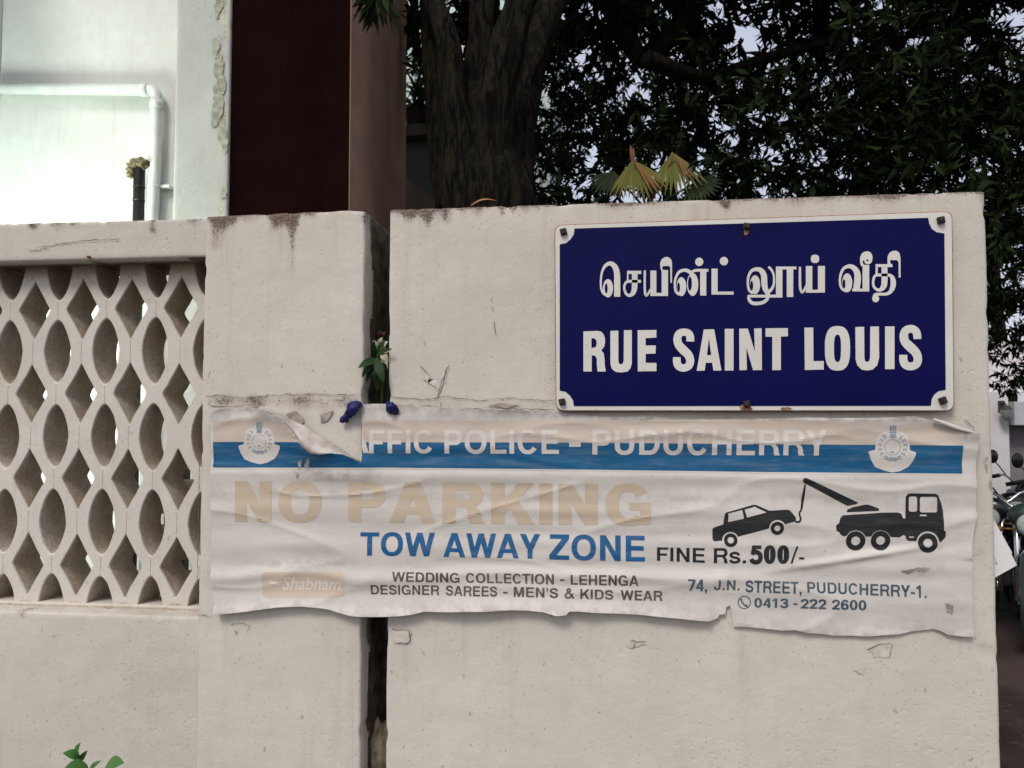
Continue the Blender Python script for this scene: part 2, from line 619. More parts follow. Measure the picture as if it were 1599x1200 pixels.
cr_p = cracks([[(322, 619), (345, 617), (375, 622), (410, 619), (450, 616), (500, 616), (535, 617), (560, 616)], [(330, 634), (345, 636), (380, 634)], [(362, 975), (375, 972), (390, 978), (386, 988)], [(310, 960), (330, 962)],
               [(313, 700), (311, 830), (309, 950)]], -.0036)
rend_p = flat([ragged(p, 1.3, 4) for p in (
    [(447, 646), (462, 642), (474, 652), (476, 660), (466, 666), (456, 656)], [(500, 648), (512, 644), (521, 641), (514, 655), (502, 661)], [(366, 985), (371, 986), (369, 991)])], -.003)
pb_ = rough_wall('pillar_body', PXL, PXR, 0, .34, -.1, PL, PR, M_wall, gp, st_p, extra=[(M_crack_shade, *cr_p), (M_render, *rend_p)])
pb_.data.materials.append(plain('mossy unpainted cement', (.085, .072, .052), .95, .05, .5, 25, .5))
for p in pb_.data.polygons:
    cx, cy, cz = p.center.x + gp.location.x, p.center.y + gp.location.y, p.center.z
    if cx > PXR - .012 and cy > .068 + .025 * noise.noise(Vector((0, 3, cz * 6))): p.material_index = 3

# lattice wall
LX0 = Q(0, 700).x - .75
YB = .014                     # face of beam and plinth
YLAT, YLATB = .078, .184      # pierced panel
lw = thing('lattice_wall', 'low whitewashed wall with a pierced screen of pointed ovals between plinth and beam', 'wall', ((LX0 + PXL) / 2, .12, 0))
bt0, bt1 = Q(0, 350, YB).z, Q(318, 341, YB).z
slope = (bt1 - bt0) / (Q(318, 341, YB).x - Q(0, 350, YB).x)
btL = bt0 + slope * (LX0 - Q(0, 350, YB).x)
bb = Q(160, 405.5, YB).z
pb = Q(160, 959, YB).z
st_l = stain_maker(spots=[(53, 352, 14, .5), (90, 352, 16, .4), (115, 350, 12, .5), (300, 346, 14, .4), (237, 358, 8, .6), (140, 404, 8, .7), (310, 380, 12, .25)], drips=[(237, 345, 372, 4, .8), (53, 350, 372, 4, .4), (165, 348, 378, 4, .3)], y=YB, topk=.5)
cr_l = cracks([[(55, 386), (95, 379), (140, 374), (185, 371)], [(40, 390), (72, 388)], [(237, 352), (239, 366)]], YB - .0036)
rough_wall('top_beam', LX0, PXL + .03, YB, .25, bb, btL, bt1, M_wall2, lw, lambda x, y, z, t: st_l(x, y, z, t) + (1.1 if z < bb + .004 and y > YB + .008 else 0), extra=[(M_crack_shade, *cr_l)], zfine=0)  # grime plus shade painted on the underside of the beam
st_b = stain_maker(spots=[(34, 962, 12, .6), (14, 1000, 8, .4), (60, 1180, 50, .12)], topk=.35, toplen=.006, y=YB)
rough_wall('plinth', LX0, PXL + .03, YB, .25, -.1, pb, pb, M_wall2, lw, st_b)

# pierced panel: one plate with pointed ovals and diamonds, edges rounded
cx0 = Q(165, 549, YLAT).x
per_x = (Q(240.6, 549, YLAT).x - Q(87.5, 549, YLAT).x) / 2
zr0 = Q(165, 549, YLAT).z
per_z = (Q(165, 549, YLAT).z - Q(165, 816, YLAT).z) / 2
ow, oh = per_x * .262, per_z * .375
dw, dh = per_x * .338, per_z * .355
holes = []
i0 = int((LX0 + .08 - cx0) / per_x)
for i in range(i0, 4):
    for j in range(-4, 2):
        x = cx0 + i * per_x + random.uniform(-.0016, .0016)
        z = zr0 + j * per_z + random.uniform(-.0016, .0016)
        if zr0 - 3.5 * per_z < z < zr0 + 1.3 * per_z:
            holes.append((x, z, ow * random.uniform(.95, 1.04), oh * random.uniform(.97, 1.03), 1.62))
        x2, z2 = x + per_x / 2, z + per_z / 2
        if z2 < zr0 + 1.0 * per_z and i < 3:
            holes.append((x2, z2, dw * random.uniform(.96, 1.03), dh * random.uniform(.96, 1.03), .96))
lo_x, hi_x = LX0 + .01, cx0 + 3.6 * per_x
lo_z, hi_z = zr0 - 3.75 * per_z, zr0 + 1.42 * per_z
hi_z = min(hi_z, bt0 - .015)
holes = [h for h in holes if h[1] + h[3] < hi_z - .004 and h[1] - h[3] > lo_z + .004 and h[0] - h[2] > lo_x + .004 and h[0] + h[2] < hi_x - .004]
m = MB()


def hole_loop(h, k):
    out_ = ell(h[0], h[1], h[2] * k, h[3] * k, 32, h[4])
    a_ = .022 * noise.noise(Vector((h[0] * 31, h[1] * 17, 2)))
    out_ = [(h[0] + (x - h[0]) * (1 + a_) + (z - h[1]) * a_ * .35, z) for x, z in out_]
    if h[4] < 1.2:       # blunt the side corners of the diamonds
        out_ = [(h[0] + max(-h[2] * k * .93, min(h[2] * k * .93, x - h[0])), z + .0) for x, z in out_]
    return [(x + .0017 * noise.noise(Vector((x * 40, z * 40, 1))), z + .0017 * noise.noise(Vector((x * 40, z * 40, 5)))) for x, z in out_]


def in_loop(x, z, l):
    c_ = False
    for (x1, z1), (x2, z2) in zip(l, l[1:] + l[:1]):
        if (z1 > z) != (z2 > z) and x < x1 + (z - z1) / (z2 - z1) * (x2 - x1): c_ = not c_
    return c_


def plate_fill(outer, loops):
    pts, eds = [], []
    for l in [outer] + loops:
        n0 = len(pts)
        pts += [Vector(p) for p in l]
        eds += [(n0 + i, n0 + (i + 1) % len(l)) for i in range(len(l))]
    V, _, T, *_r = delaunay_2d_cdt(pts, eds, [], 0, 1e-7)
    bb_ = [(min(p[0] for p in l), max(p[0] for p in l), min(p[1] for p in l), max(p[1] for p in l), l) for l in loops]
    o_ = []
    for t in T:
        x, z = sum(V[i].x for i in t) / 3, sum(V[i].y for i in t) / 3
        if not any(a < x < b and c_ < z < d and in_loop(x, z, l) for a, b, c_, d, l in bb_): o_.append(tuple(t))
    return [tuple(v) for v in V], o_


for y, k in ((YLAT, 1.06), (YLATB, 1.05)):
    vs, fs = plate_fill(rct(lo_x, lo_z, hi_x, hi_z), [hole_loop(h, k) for h in holes])
    m.add([(a, y, b) for a, b in vs], fs if y == YLAT else [f[::-1] for f in fs])
for h in holes:
    prof = [(YLAT, 1.06), (YLAT + .002, 1.02), (YLAT + .006, 1.0), ((YLAT + YLATB) / 2, .97), (YLATB - .004, 1.0), (YLATB, 1.05)]
    L = [[(a, y, b) for a, b in hole_loop(h, k)] for y, k in prof]
    n = 32
    m.add([p for l in L for p in l], [(i * n + k, (i + 1) * n + k, (i + 1) * n + (k + 1) % n, i * n + (k + 1) % n) for i in range(len(L) - 1) for k in range(n)])
zs = Q(160, 943, YLAT).z
for i in range(i0, 4):
    for j in range(-4, 2):
        for xx, zz, hh in ((cx0 + (i + .5) * per_x, zr0 + j * per_z, per_z * .125), (cx0 + i * per_x, zr0 + (j + .5) * per_z, per_z * .11)):
            if zs < zz - hh and zz + hh < bb and xx < hi_x - .02 and random.random() < .8:
                q = [(xx + .0012 * noise.noise(Vector((zz * 90 + k * 3, xx * 9, 1))), zz - hh + 2 * hh * k / 6, random.uniform(.0004, .0013)) for k in range(7)]
                vs, fs = stroke2(q, 1)
                m.add([(a_, YLAT - .0004, b_) for a_, b_ in vs], fs, 1)
m.box((lo_x, YLAT - .003, pb - .01), (hi_x, YLATB - .006, zs), .003)
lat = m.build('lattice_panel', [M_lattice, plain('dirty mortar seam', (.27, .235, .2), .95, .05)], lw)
b = bmesh.new(); b.from_mesh(lat.data)
bmesh.ops.remove_doubles(b, verts=b.verts, dist=.00002)
b.normal_update()
bmesh.ops.recalc_face_normals(b, faces=b.faces)
b.to_mesh(lat.data); b.free()
off = root_loc(lw)
a = lat.data.attributes.new('stain_shade', 'FLOAT', 'POINT')
a.data.foreach_set('value', [min(1.2, max(0, 1.25 * math.exp(-(bb - (v.co.z + off.z)) / .034) + .8 * math.exp(-((v.co.z + off.z) - pb) / .006) + (.62 if v.co.y + off.y > YLAT + .004 else .03))) for v in lat.data.vertices])  # grime plus painted recess shade: under the beam, along the foot, inside the holes
lat.data.polygons.foreach_set('use_smooth', [len(p.vertices) == 4 for p in lat.data.polygons])
# rusty nail in the beam
nl = Q(140, 403.5, YB)
MB().tube([nl + Vector((0, .01, .004)), nl + Vector((0, -.008, .002))], .0035, 8).build('nail_stub', plain('rust', (.20, .07, .03), .9, .2, .3, 200), lw)

# ------------------------------------------------------------------ street sign
SG = -.020                    # sign face
g = NG('blue vitreous enamel', .27, .09)
c = g.mix(g.rng(g.noise(3, 4), .3, .7), (.0018, .0024, .050), (.0027, .0034, .062))
sp = g.rng(g.noise(1, 3, .6, g.pos((160, 160, 60))), .74, .78)
g.col(g.mix(g.math('MULTIPLY', sp, .35), c, (.12, .12, .2)))
g.bump(g.noise(9, 3), .08, .004)
M_blue = g.m
g = NG('white enamel', .28, .35)
c = g.mix(g.rng(g.noise(7, 5), .3, .7), (.60, .585, .53), (.67, .65, .60))
g.col(g.mix(g.math('MULTIPLY', g.rng(g.noise(160, 2), .71, .74), .6), c, (.2, .15, .1)))
M_white = g.m
M_rust = plain('rust brown iron', (.04, .026, .02), .85, .3, .45, 160, .5)
M_rusty = plain('rust edge', (.26, .12, .05), .9, .1, .5, 120)
sc_ = Q(1178, 490, SG)
sg = thing('street_sign', 'blue enamel street name sign with white border and white lettering', 'sign', (sc_.x, SG, sc_.z))


def onsign(vs, fs, dy, mb, mi=0):
    mb.add([Vector((Q(a, b, SG).x, SG - dy, Q(a, b, SG).z)) for a, b in vs], fs, mi)


def rquad(c4, r, n=6):
    """rounded quadrilateral; c4 clockwise from the top left"""
    o = []
    for i in range(4):
        p, a, b = (np.array(c4[k], float) for k in (i, (i - 1) % 4, (i + 1) % 4))
        da, db = (a - p) / np.linalg.norm(a - p), (b - p) / np.linalg.norm(b - p)
        s0, s1 = p + da * r, p + db * r
        for k in range(n + 1):
            t = k / n
            o.append(tuple((1 - t) ** 2 * s0 + 2 * t * (1 - t) * p + t * t * s1))
    return o


plate = rquad([(867, 352.5), (1486, 331), (1489, 641), (869, 641)], 13)
m = MB()
vs, fs = fill2(plate)
onsign(vs, fs, 0, m)
n = len(plate)
ring0 = [Vector((Q(a, b, SG).x, SG, Q(a, b, SG).z)) for a, b in plate]
cen = sum(ring0, Vector()) / n
ringA = [p + Vector((math.copysign(.0018, p.x - cen.x), .0012, math.copysign(.0018, p.z - cen.z))) for p in ring0]
ringB = [p + Vector((0, .0095, 0)) for p in ringA]
m.add(ring0 + ringA + ringB, [(i, (i + 1) % n, n + (i + 1) % n, n + i) for i in range(n)] , 1)
m.add(ringA + ringB, [(i, (i + 1) % n, n + (i + 1) % n, n + i) for i in range(n)], 1)
m.add(ringB, [tuple(range(n))], 1)
pl = m.build('plate', [M_white, M_rusty], sg)
m = MB()
blue = []
for (cx, cy), a0, rr in (((869, 353), 90, 29), ((1484, 333), 180, 33), ((1487, 640), 270, 33), ((870, 640), 0, 29)):
    pass
blue = [(897, 357.3)] + [(1449, 340.6)]
blue += [(1451, 350), (1455, 358), (1462, 363), (1474.5, 365)]
blue += [(1476.5, 609), (1465, 611), (1458, 617), (1454.5, 624), (1453.5, 634)]
blue += [(896, 634.5), (895, 626), (890, 618), (883, 612), (874, 610)]
blue += [(874, 382), (884, 380), (891, 374), (896, 366)]
vs, fs = fill2(blue)
onsign(vs, fs, .0009, m)
m.build('blue_field', M_blue, sg)

# Tamil line, traced stroke by stroke in enlarged units
m = MB()
lay = [0.0]


def piece(kind, pts, org, sc, holes=(), extra=()):
    tf = lambda p: (org[0] + p[0] / sc, org[1] + p[1] / sc)
    if kind == 's':
        vs, fs = stroke2(pts)
    else:
        vs, fs = fill2(pts, holes)
    lay[0] = (lay[0] + .00006) % .0006
    onsign([tf(p) for p in vs], fs, .0016 + lay[0], m)


A, sA = (925, 390), 13.325
def ring(o, s_, c, rx, ry, hc, hx, hy): piece('f', ell(c[0], c[1], rx, ry), o, s_, [ell(hc[0], hc[1], hx, hy, 20)])
piece('s', [(310, 968, 56), (220, 900, 50), (180, 780, 42), (178, 620, 42), (205, 460, 46), (270, 340, 66), (370, 292, 88), (460, 350, 112), (507, 470, 122), (516, 640, 126), (516, 985, 130)], A, sA)
ring(A, sA, (325, 808), 105, 190, (288, 810), 31, 105)
piece('f', rct(722, 445, 1018, 512), A, sA)
piece('f', rct(720, 500, 752, 650), A, sA)
piece('s', [(880, 480, 116), (880, 700, 118), (872, 830, 112), (835, 920, 92), (765, 958, 64), (700, 920, 54), (664, 820, 48), (672, 740, 48), (705, 684, 52), (770, 664, 60), (850, 665, 60), (1010, 663, 62)], A, sA)
piece('s', [(1090, 438, 46), (1088, 700, 46), (1092, 880, 50), (1118, 958, 48), (1155, 930, 46), (1215, 820, 36)], A, sA)
piece('f', rct(1205, 440, 1330, 970), A, sA)
piece('f', rct(1320, 905, 1450, 970), A, sA)
piece('f', rct(1440, 430, 1572, 970), A, sA)
piece('f', [(1440, 460), (1412, 380), (1410, 280), (1440, 205), (1500, 165), (1560, 156), (1616, 185), (1650, 240), (1657, 310), (1654, 690), (1624, 695), (1618, 375), (1596, 345), (1475, 346), (1452, 370), (1455, 410), (1482, 432)], A, sA)
B = (1035, 390)
ring(B, sA, (385, 775), 102, 197, (325, 790), 32, 100)
piece('s', [(340, 945, 46), (270, 880, 46), (247, 760, 42), (255, 640, 46), (290, 540, 52), (350, 462, 60), (450, 432, 66), (540, 458, 76), (620, 530, 70)], B, sA)
ring(B, sA, (618, 728), 118, 240, (562, 712), 42, 148)
piece('s', [(560, 512, 50), (640, 450, 58), (720, 436, 60), (945, 437, 60)], B, sA)
piece('f', rct(775, 430, 902, 960), B, sA)
piece('f', ell(755, 260, 85, 88), B, sA)
piece('f', rct(1010, 400, 1138, 940), B, sA)
piece('f', rct(1100, 878, 1470, 941), B, sA)
piece('f', ell(1268, 245, 87, 89), B, sA)
C_ = (1155, 390)
ring(C_, sA, (318, 735), 105, 197, (247, 757), 32, 103)
piece('s', [(270, 915, 50), (195, 850, 50), (168, 720, 46), (180, 570, 52), (240, 452, 62), (340, 412, 78), (440, 440, 104), (500, 540, 122), (510, 700, 126), (530, 820, 114), (575, 900, 96), (585, 975, 84)], C_, sA)
piece('s', [(560, 900, 80), (640, 850, 66), (696, 760, 52), (712, 650, 44), (704, 540, 42), (668, 440, 48), (598, 362, 52)], C_, sA)
piece('s', [(172, 972, 58), (560, 972, 58)], C_, sA)
piece('s', [(560, 972, 60), (800, 972, 60)], C_, sA)
piece('s', [(190, 960, 60), (192, 1040, 66), (255, 1112, 74), (370, 1126, 74), (490, 1098, 70), (566, 1035, 70), (588, 955, 74)], C_, sA)
piece('f', rct(750, 375, 886, 1002), C_, sA)
piece('f', rct(975, 400, 1110, 990), C_, sA)
piece('f', rct(750, 358, 1176, 416), C_, sA)
piece('s', [(1250, 365, 46), (1250, 600, 50), (1255, 800, 52), (1290, 892, 48), (1335, 850, 46), (1395, 715, 36)], C_, sA)
piece('f', [(1258, 416), (1268.2, 416), (1268.2, 457.6), (1258, 457.6)], (0, 0), 1)
piece('f', [(1266, 453), (1279, 453), (1279, 457.6), (1266, 457.6)], (0, 0), 1)
piece('f', [(1276.9, 415.9), (1287.8, 415.9), (1287.8, 457.4), (1276.9, 457.4)], (0, 0), 1)
piece('f', ell(1272.3, 404.8, 6.5, 6.6, 20, 2.5), (0, 0), 1)
E_ = (1300, 385)
ring(E_, sA, (300, 762), 106, 197, (232, 785), 32, 100)
piece('s', [(265, 938, 50), (180, 870, 50), (148, 740, 46), (165, 590, 52), (230, 462, 62), (350, 418, 82), (450, 465, 110), (508, 565, 130), (515, 700, 138), (490, 915, 132)], E_, sA)
piece('f', rct(405, 884, 700, 941), E_, sA)
piece('f', rct(618, 388, 758, 941), E_, sA)
piece('f', smooth_path([(592, 412), (568, 330), (570, 240), (600, 160), (660, 118), (740, 110), (800, 150), (826, 230), (812, 318), (770, 368), (700, 370), (668, 350), (655, 305), (628, 298), (622, 340), (650, 395), (640, 412)], 4, True), E_, sA, [ell(718, 295, 27, 19, 10)])
piece('f', rct(890, 375, 1240, 436), E_, sA)
piece('f', rct(890, 420, 936, 600), E_, sA)
piece('s', [(1075, 380, 122), (1075, 740, 126), (1050, 850, 112), (985, 908, 76), (915, 900, 58), (852, 835, 52), (840, 740, 50), (858, 650, 54), (905, 604, 58), (1000, 600, 60), (1170, 602, 62), (1235, 650, 88), (1258, 745, 112), (1245, 860, 104), (1190, 955, 76), (1100, 996, 60), (980, 998, 58), (880, 1010, 70), (880, 1085, 100)], E_, sA)
piece('f', ell(892, 1090, 72, 76), E_, sA)
piece('f', [(1150, 430), (1135, 330), (1140, 220), (1180, 135), (1255, 97), (1330, 97), (1385, 142), (1408, 240), (1410, 650), (1372, 655), (1368, 340), (1340, 292), (1205, 286), (1192, 310), (1205, 372), (1240, 378), (1240, 430)], E_, sA)
m.build('tamil_lettering', M_white, sg)

# second line
m = MB()
a0, s0 = (900, 500), 9.994
piece('f', [(110, 180), (330, 172), (385, 184), (425, 225), (446, 285), (448, 350), (435, 415), (390, 475), (425, 520), (438, 600), (445, 720), (460, 805), (330, 805), (320, 700), (318, 610), (300, 562), (240, 550), (240, 805), (110, 805)], a0, s0, [[(235, 285), (285, 290), (314, 322), (318, 375), (302, 425), (235, 440)]])
piece('f', [(530, 172), (655, 168), (655, 640), (665, 680), (695, 695), (725, 680), (738, 640), (742, 162), (865, 160), (865, 680), (845, 755), (795, 806), (700, 820), (610, 810), (555, 765), (532, 690)], a0, s0)
piece('f', [(955, 162), (1248, 158), (1248, 275), (1080, 285), (1080, 400), (1238, 398), (1235, 525), (1080, 530), (1080, 670), (1250, 672), (1248, 800), (958, 802)], a0, s0)
a0, s0 = (1040, 500), 7.995
piece('s', [(301, 270, 96), (300, 215, 98), (278, 168, 94), (218, 153, 90), (162, 175, 96), (140, 240, 100), (158, 310, 104), (215, 375, 112), (275, 435, 106), (300, 505, 102), (284, 570, 96), (220, 601, 92), (160, 580, 96), (136, 530, 98), (134, 465, 94)], a0, s0)
piece('f', [(470, 120), (600, 118), (690, 632), (590, 632), (575, 535), (495, 535), (482, 632), (382, 636)], a0, s0, [[(535, 225), (562, 440), (510, 440)]])
piece('f', rct(732, 112, 841, 632), a0, s0)
piece('f', [(912, 110), (1020, 108), (1108, 395), (1098, 108), (1192, 105), (1195, 625), (1085, 628), (1002, 345), (1008, 625), (915, 628)], a0, s0)
piece('f', [(1240, 105), (1520, 102), (1520, 205), (1432, 208), (1432, 625), (1325, 628), (1325, 210), (1240, 210)], a0, s0)
a0, s0 = (1240, 500), 7.614
piece('f', [(120, 92), (225, 92), (228, 490), (350, 488), (350, 590), (125, 595)], a0, s0)
piece('f', ell(513, 338, 150, 265, 40, 2.7), a0, s0, [ell(513, 338, 42, 163, 28, 2.8)])
piece('f', [(725, 85), (830, 82), (832, 450), (840, 488), (865, 502), (890, 488), (900, 450), (902, 80), (1005, 78), (1008, 450), (985, 540), (930, 590), (865, 602), (800, 590), (748, 540), (728, 470)], a0, s0)
piece('f', rct(1078, 78, 1190, 585), a0, s0)
piece('s', [(1462, 228, 92), (1456, 165, 96), (1430, 122, 94), (1380, 106, 92), (1322, 128, 96), (1300, 190, 102), (1318, 262, 106), (1380, 325, 112), (1440, 385, 106), (1466, 455, 102), (1450, 525, 96), (1382, 553, 94), (1320, 532, 98), (1297, 485, 98), (1294, 415, 96)], a0, s0)
m.build('latin_lettering', M_white, sg)
for bx, by in ((880, 363), (1468, 345), (878, 628), (1471, 626), (1165, 354.5), (1165, 631)):
    p = Q(bx, by, SG)
    mm = MB()
    Mx = Matrix.Translation((p.x, SG, p.z)) @ Matrix.Rotation(random.uniform(-.4, .4), 4, 'Y')
    k = .0078 if by not in (354.5, 631) else .0075
    mm.box((-k, -.009, -k), (k, -.001, k), .0018, 2, 0, Mx)
    mm.lathe([(.0001, .013), (.0055, .013), (.006, .012), (.006, .0)], Mx @ Matrix.Rotation(R(90), 4, 'X'), 12)
    mm.tube([Vector((p.x, SG, p.z)), Vector((p.x, .02, p.z))], .004, 8)
    mm.build('bolt', M_rust, sg)
M_stain = plain('rust staining', (.30, .17, .08), .9, .1, .45, 150)
for pts in ([(1155, 635), (1162, 632), (1173, 634), (1175, 640), (1166, 642), (1157, 640)], [(1218, 638), (1230, 635), (1238, 639), (1226, 642)], [(1161, 358), (1169, 358), (1168, 366), (1163, 368)]):
    m = MB()
    vs, fs = fill2(ragged(pts, 1.0, 3)); onsign(vs, fs, .0019, m)
    m.build('rust_stain', M_stain, sg)

# ------------------------------------------------------------------ the banner
g = NG('weathered vinyl banner', .6, .25)
base = (.585, .55, .505)
c = g.mix(g.rng(g.noise(4, 5), .3, .7), tuple(x * .93 for x in base), tuple(x * 1.05 for x in base))
c = g.mix(g.math('MULTIPLY', g.rng(g.noise(1, 6, .65, g.pos((10, 10, 40))), .5, .72), .35), c, (.40, .37, .33))
c = g.mix(g.math('MULTIPLY', g.attr('dirt'), g.rng(g.noise(30, 6, .7), .38, .62)), c, (.27, .235, .205))
c = g.mix(g.math('MULTIPLY', g.rng(g.noise(170, 2), .70, .73), .45), c, (.16, .13, .1))
g.col(c)
g.bump(g.noise(70, 5, .6), .22, .003)
M_ban = g.m


def printm(name, c, fade=(.55, .51, .475), k=.35, sx=9, sz=70):
    g = NG(name, .62, .22)
    f = g.rng(g.noise(1, 6, .68, g.pos((sx, sx, sz))), .42, .75)
    c2 = g.mix(g.math('MULTIPLY', f, k), c, fade)
    c2 = g.mix(g.math('MULTIPLY', g.rng(g.noise(8, 4), .35, .7), .22), c2, tuple(x * .72 for x in c))
    g.col(c2)
    g.bump(g.noise(70, 5, .6), .2, .003)
    return g.m


M_bblue = printm('printed blue', (.007, .095, .215), k=.14)
M_btow = printm('printed mid blue', (.010, .10, .245), k=.14)
M_tan = printm('faded tan print', (.52, .425, .31), k=.42)
M_peach = printm('faded peach print', (.53, .45, .37), k=.8, sx=5, sz=30)
M_wht = printm('print white', (.60, .56, .52), k=.3)
M_blk = printm('printed black', (.017, .018, .02), k=.05)
M_brn = printm('faded brown print', (.095, .072, .053), k=.28)
M_teal = printm('printed slate blue', (.045, .085, .115), k=.2)
M_pale = printm('bleached print', (.68, .62, .55), k=.2)
M_panel = printm('faded orange panel', (.56, .46, .36), k=.35)
M_crest = printm('crest grey blue', (.19, .25, .29), k=.55)

PP = lambda a, b: (Q(a, b).x, Q(a, b).z)
xg, = (PP(566, 700)[0],)
x1135 = PP(1136, 950)[0]
bt_pts = [PP(a, b) for a, b in ((330, 640), (566, 632), (870, 644), (1060, 655), (1430, 652), (1520, 679))]
bb_pts = [PP(a, b) for a, b in ((339, 955), (372, 955), (410, 949), (460, 944), (500, 946), (545, 957), (600, 959), (640, 957), (720, 951), (800, 949), (875, 957), (930, 953), (1000, 957), (1108, 967), (1135, 960), (1143, 977), (1235, 983), (1330, 991), (1455, 982), (1516, 992))]


def interp(tab, x):
    return float(np.interp(x, [t[0] for t in tab], [t[1] for t in tab]))


cr0, cr1 = PP(1235, 886), PP(1452, 851)
fold_c, peel_c = PP(1500, 668), PP(492, 706)


C1 = [(398, 637), (420, 641), (437, 649), (450, 659), (463, 673), (473, 688), (482, 700), (491, 708), (503, 710), (520, 708), (538, 709), (552, 714), (565, 722)]
C1W = [PP(a_, b_) for a_, b_ in smooth_path([(420, 641), (450, 659), (473, 688), (491, 708), (520, 708), (552, 714)], 4)]


def hban(x, z):
    """how far the cloth stands off the wall"""
    zt, zb = interp(bt_pts, x), interp(bb_pts, x)
    s_ = max(0, z - zb)
    nx = noise.noise(Vector((x * 2.3, 0, 4)))
    n2 = noise.noise(Vector((x * 3.1, z * 5, 11)))
    h = .0062
    h += .0021 * math.sin(2 * math.pi * z / .085 + 2.2 * nx + .7) * (.45 + .8 * abs(n2))
    h += .0011 * math.sin(2 * math.pi * z / .037 + 3.1 * nx) * (.3 + n2)
    h += .0016 * noise.noise(Vector((x * 7, z * 22, 2)))
    h += .004 * math.exp(-((z - PP(800, 741)[1]) / .010) ** 2) * .5
    rd = 1 - abs(noise.noise(Vector((x * 2.6 + .8 * z, z * 9, 21))))
    h += .0032 * rd ** 14
    if z > zt - .075: h += .0028 * (1 - abs(noise.noise(Vector((x * 6, z * 16, 33))))) ** 6 * min(1, (z - zt + .075) / .03)
    if x < x1135:
        h += .027 * math.exp(-s_ / .026) * (.75 + .7 * noise.noise(Vector((x * 5, 0, 1))))
        h += .006 * math.exp(-((s_ - .085) / .016) ** 2)
        if x > PP(1110, 900)[0]:
            h -= .008 * math.exp(-s_ / .03)
    else:
        h += .0035 * math.exp(-s_ / .02) * (1 + noise.noise(Vector((x * 9, 0, 1))))
    # crease running up to the right
    dx, dz = cr1[0] - cr0[0], cr1[1] - cr0[1]
    t = ((x - cr0[0]) * dx + (z - cr0[1]) * dz) / (dx * dx + dz * dz)
    if -.2 < t < 1.1:
        d = abs((x - cr0[0]) * dz - (z - cr0[1]) * dx) / math.hypot(dx, dz)
        h += .009 * math.exp(-(d / .0075) ** 2) * max(0, 1 - abs(t - .5) * 1.2)
    d = math.hypot(x - fold_c[0], (z - fold_c[1]) * 1.8)
    h += .012 * math.exp(-(d / .035) ** 2)
    if z > PP(1500, 872)[1]: h += .009 * math.exp(-(PP(1518, 780)[0] - x) / .012)
    if x < xg:
        d = math.hypot((x - peel_c[0]) * .6, z - peel_c[1])
        h += .010 * math.exp(-(d / .028) ** 2)
        if z > C1W[-1][1] - .06:
            dm = min(math.hypot(x - a_, z - b_) for a_, b_ in C1W)
            h += .019 * math.exp(-dm / .022)
    else:
        zz = (zt - z)
        h += .004 * math.exp(-zz / .02) * abs(nx)
        h += .010 * math.exp(-((x - xg) / .03) ** 2) * math.exp(-((z - PP(570, 725)[1]) / .03) ** 2)
    return max(.0035, h)


outline = [(331, 655), (330, 646), (338, 641), (352, 639), (375, 638)] + C1 + \
    [(566.5, 700), (566.5, 632), (585, 631), (612, 631), (650, 634), (700, 637.5), (750, 640), (800, 641), (850, 643), (880, 645), (905, 648), (940, 651), (970, 651), (1000, 649), (1030, 652), (1060, 655), (1110, 655), (1180, 654), (1250, 652), (1320, 653), (1380, 652), (1425, 650), (1447, 655), (1470, 664), (1490, 668), (1505, 672), (1521, 677),
     (1519, 700), (1518, 740), (1519, 800), (1516, 840), (1514, 866), (1517, 880), (1516, 930), (1517, 992), (1500, 992), (1478, 990), (1466, 984), (1455, 981), (1440, 983), (1420, 985), (1400, 989), (1375, 990), (1350, 992), (1330, 991), (1300, 991), (1280, 988), (1260, 987), (1240, 982), (1220, 983), (1200, 981), (1170, 978), (1144, 977),
     (1142, 958), (1139, 945), (1133, 947), (1131, 957), (1122, 958), (1119, 963), (1109, 967), (1085, 965), (1060, 962), (1030, 960), (1000, 957), (960, 955), (930, 953), (905, 951), (890, 951), (884, 956), (870, 957), (850, 952), (825, 950), (800, 949), (760, 951), (720, 951), (690, 952), (665, 952), (648, 956), (630, 958), (600, 959), (570, 959), (552, 958), (535, 954), (518, 949), (500, 946), (480, 944), (460, 944), (440, 945), (425, 947), (410, 949), (390, 952), (372, 954), (352, 956), (340, 955),
     (336, 930), (333, 905), (331, 880), (332, 820), (331, 760), (332, 700)]
ban0 = PP(900, 980)
bn = thing('banner', 'faded wrinkled no parking banner with one peeled corner stretched across the gap', 'banner', (ban0[0], 0, ban0[1]))


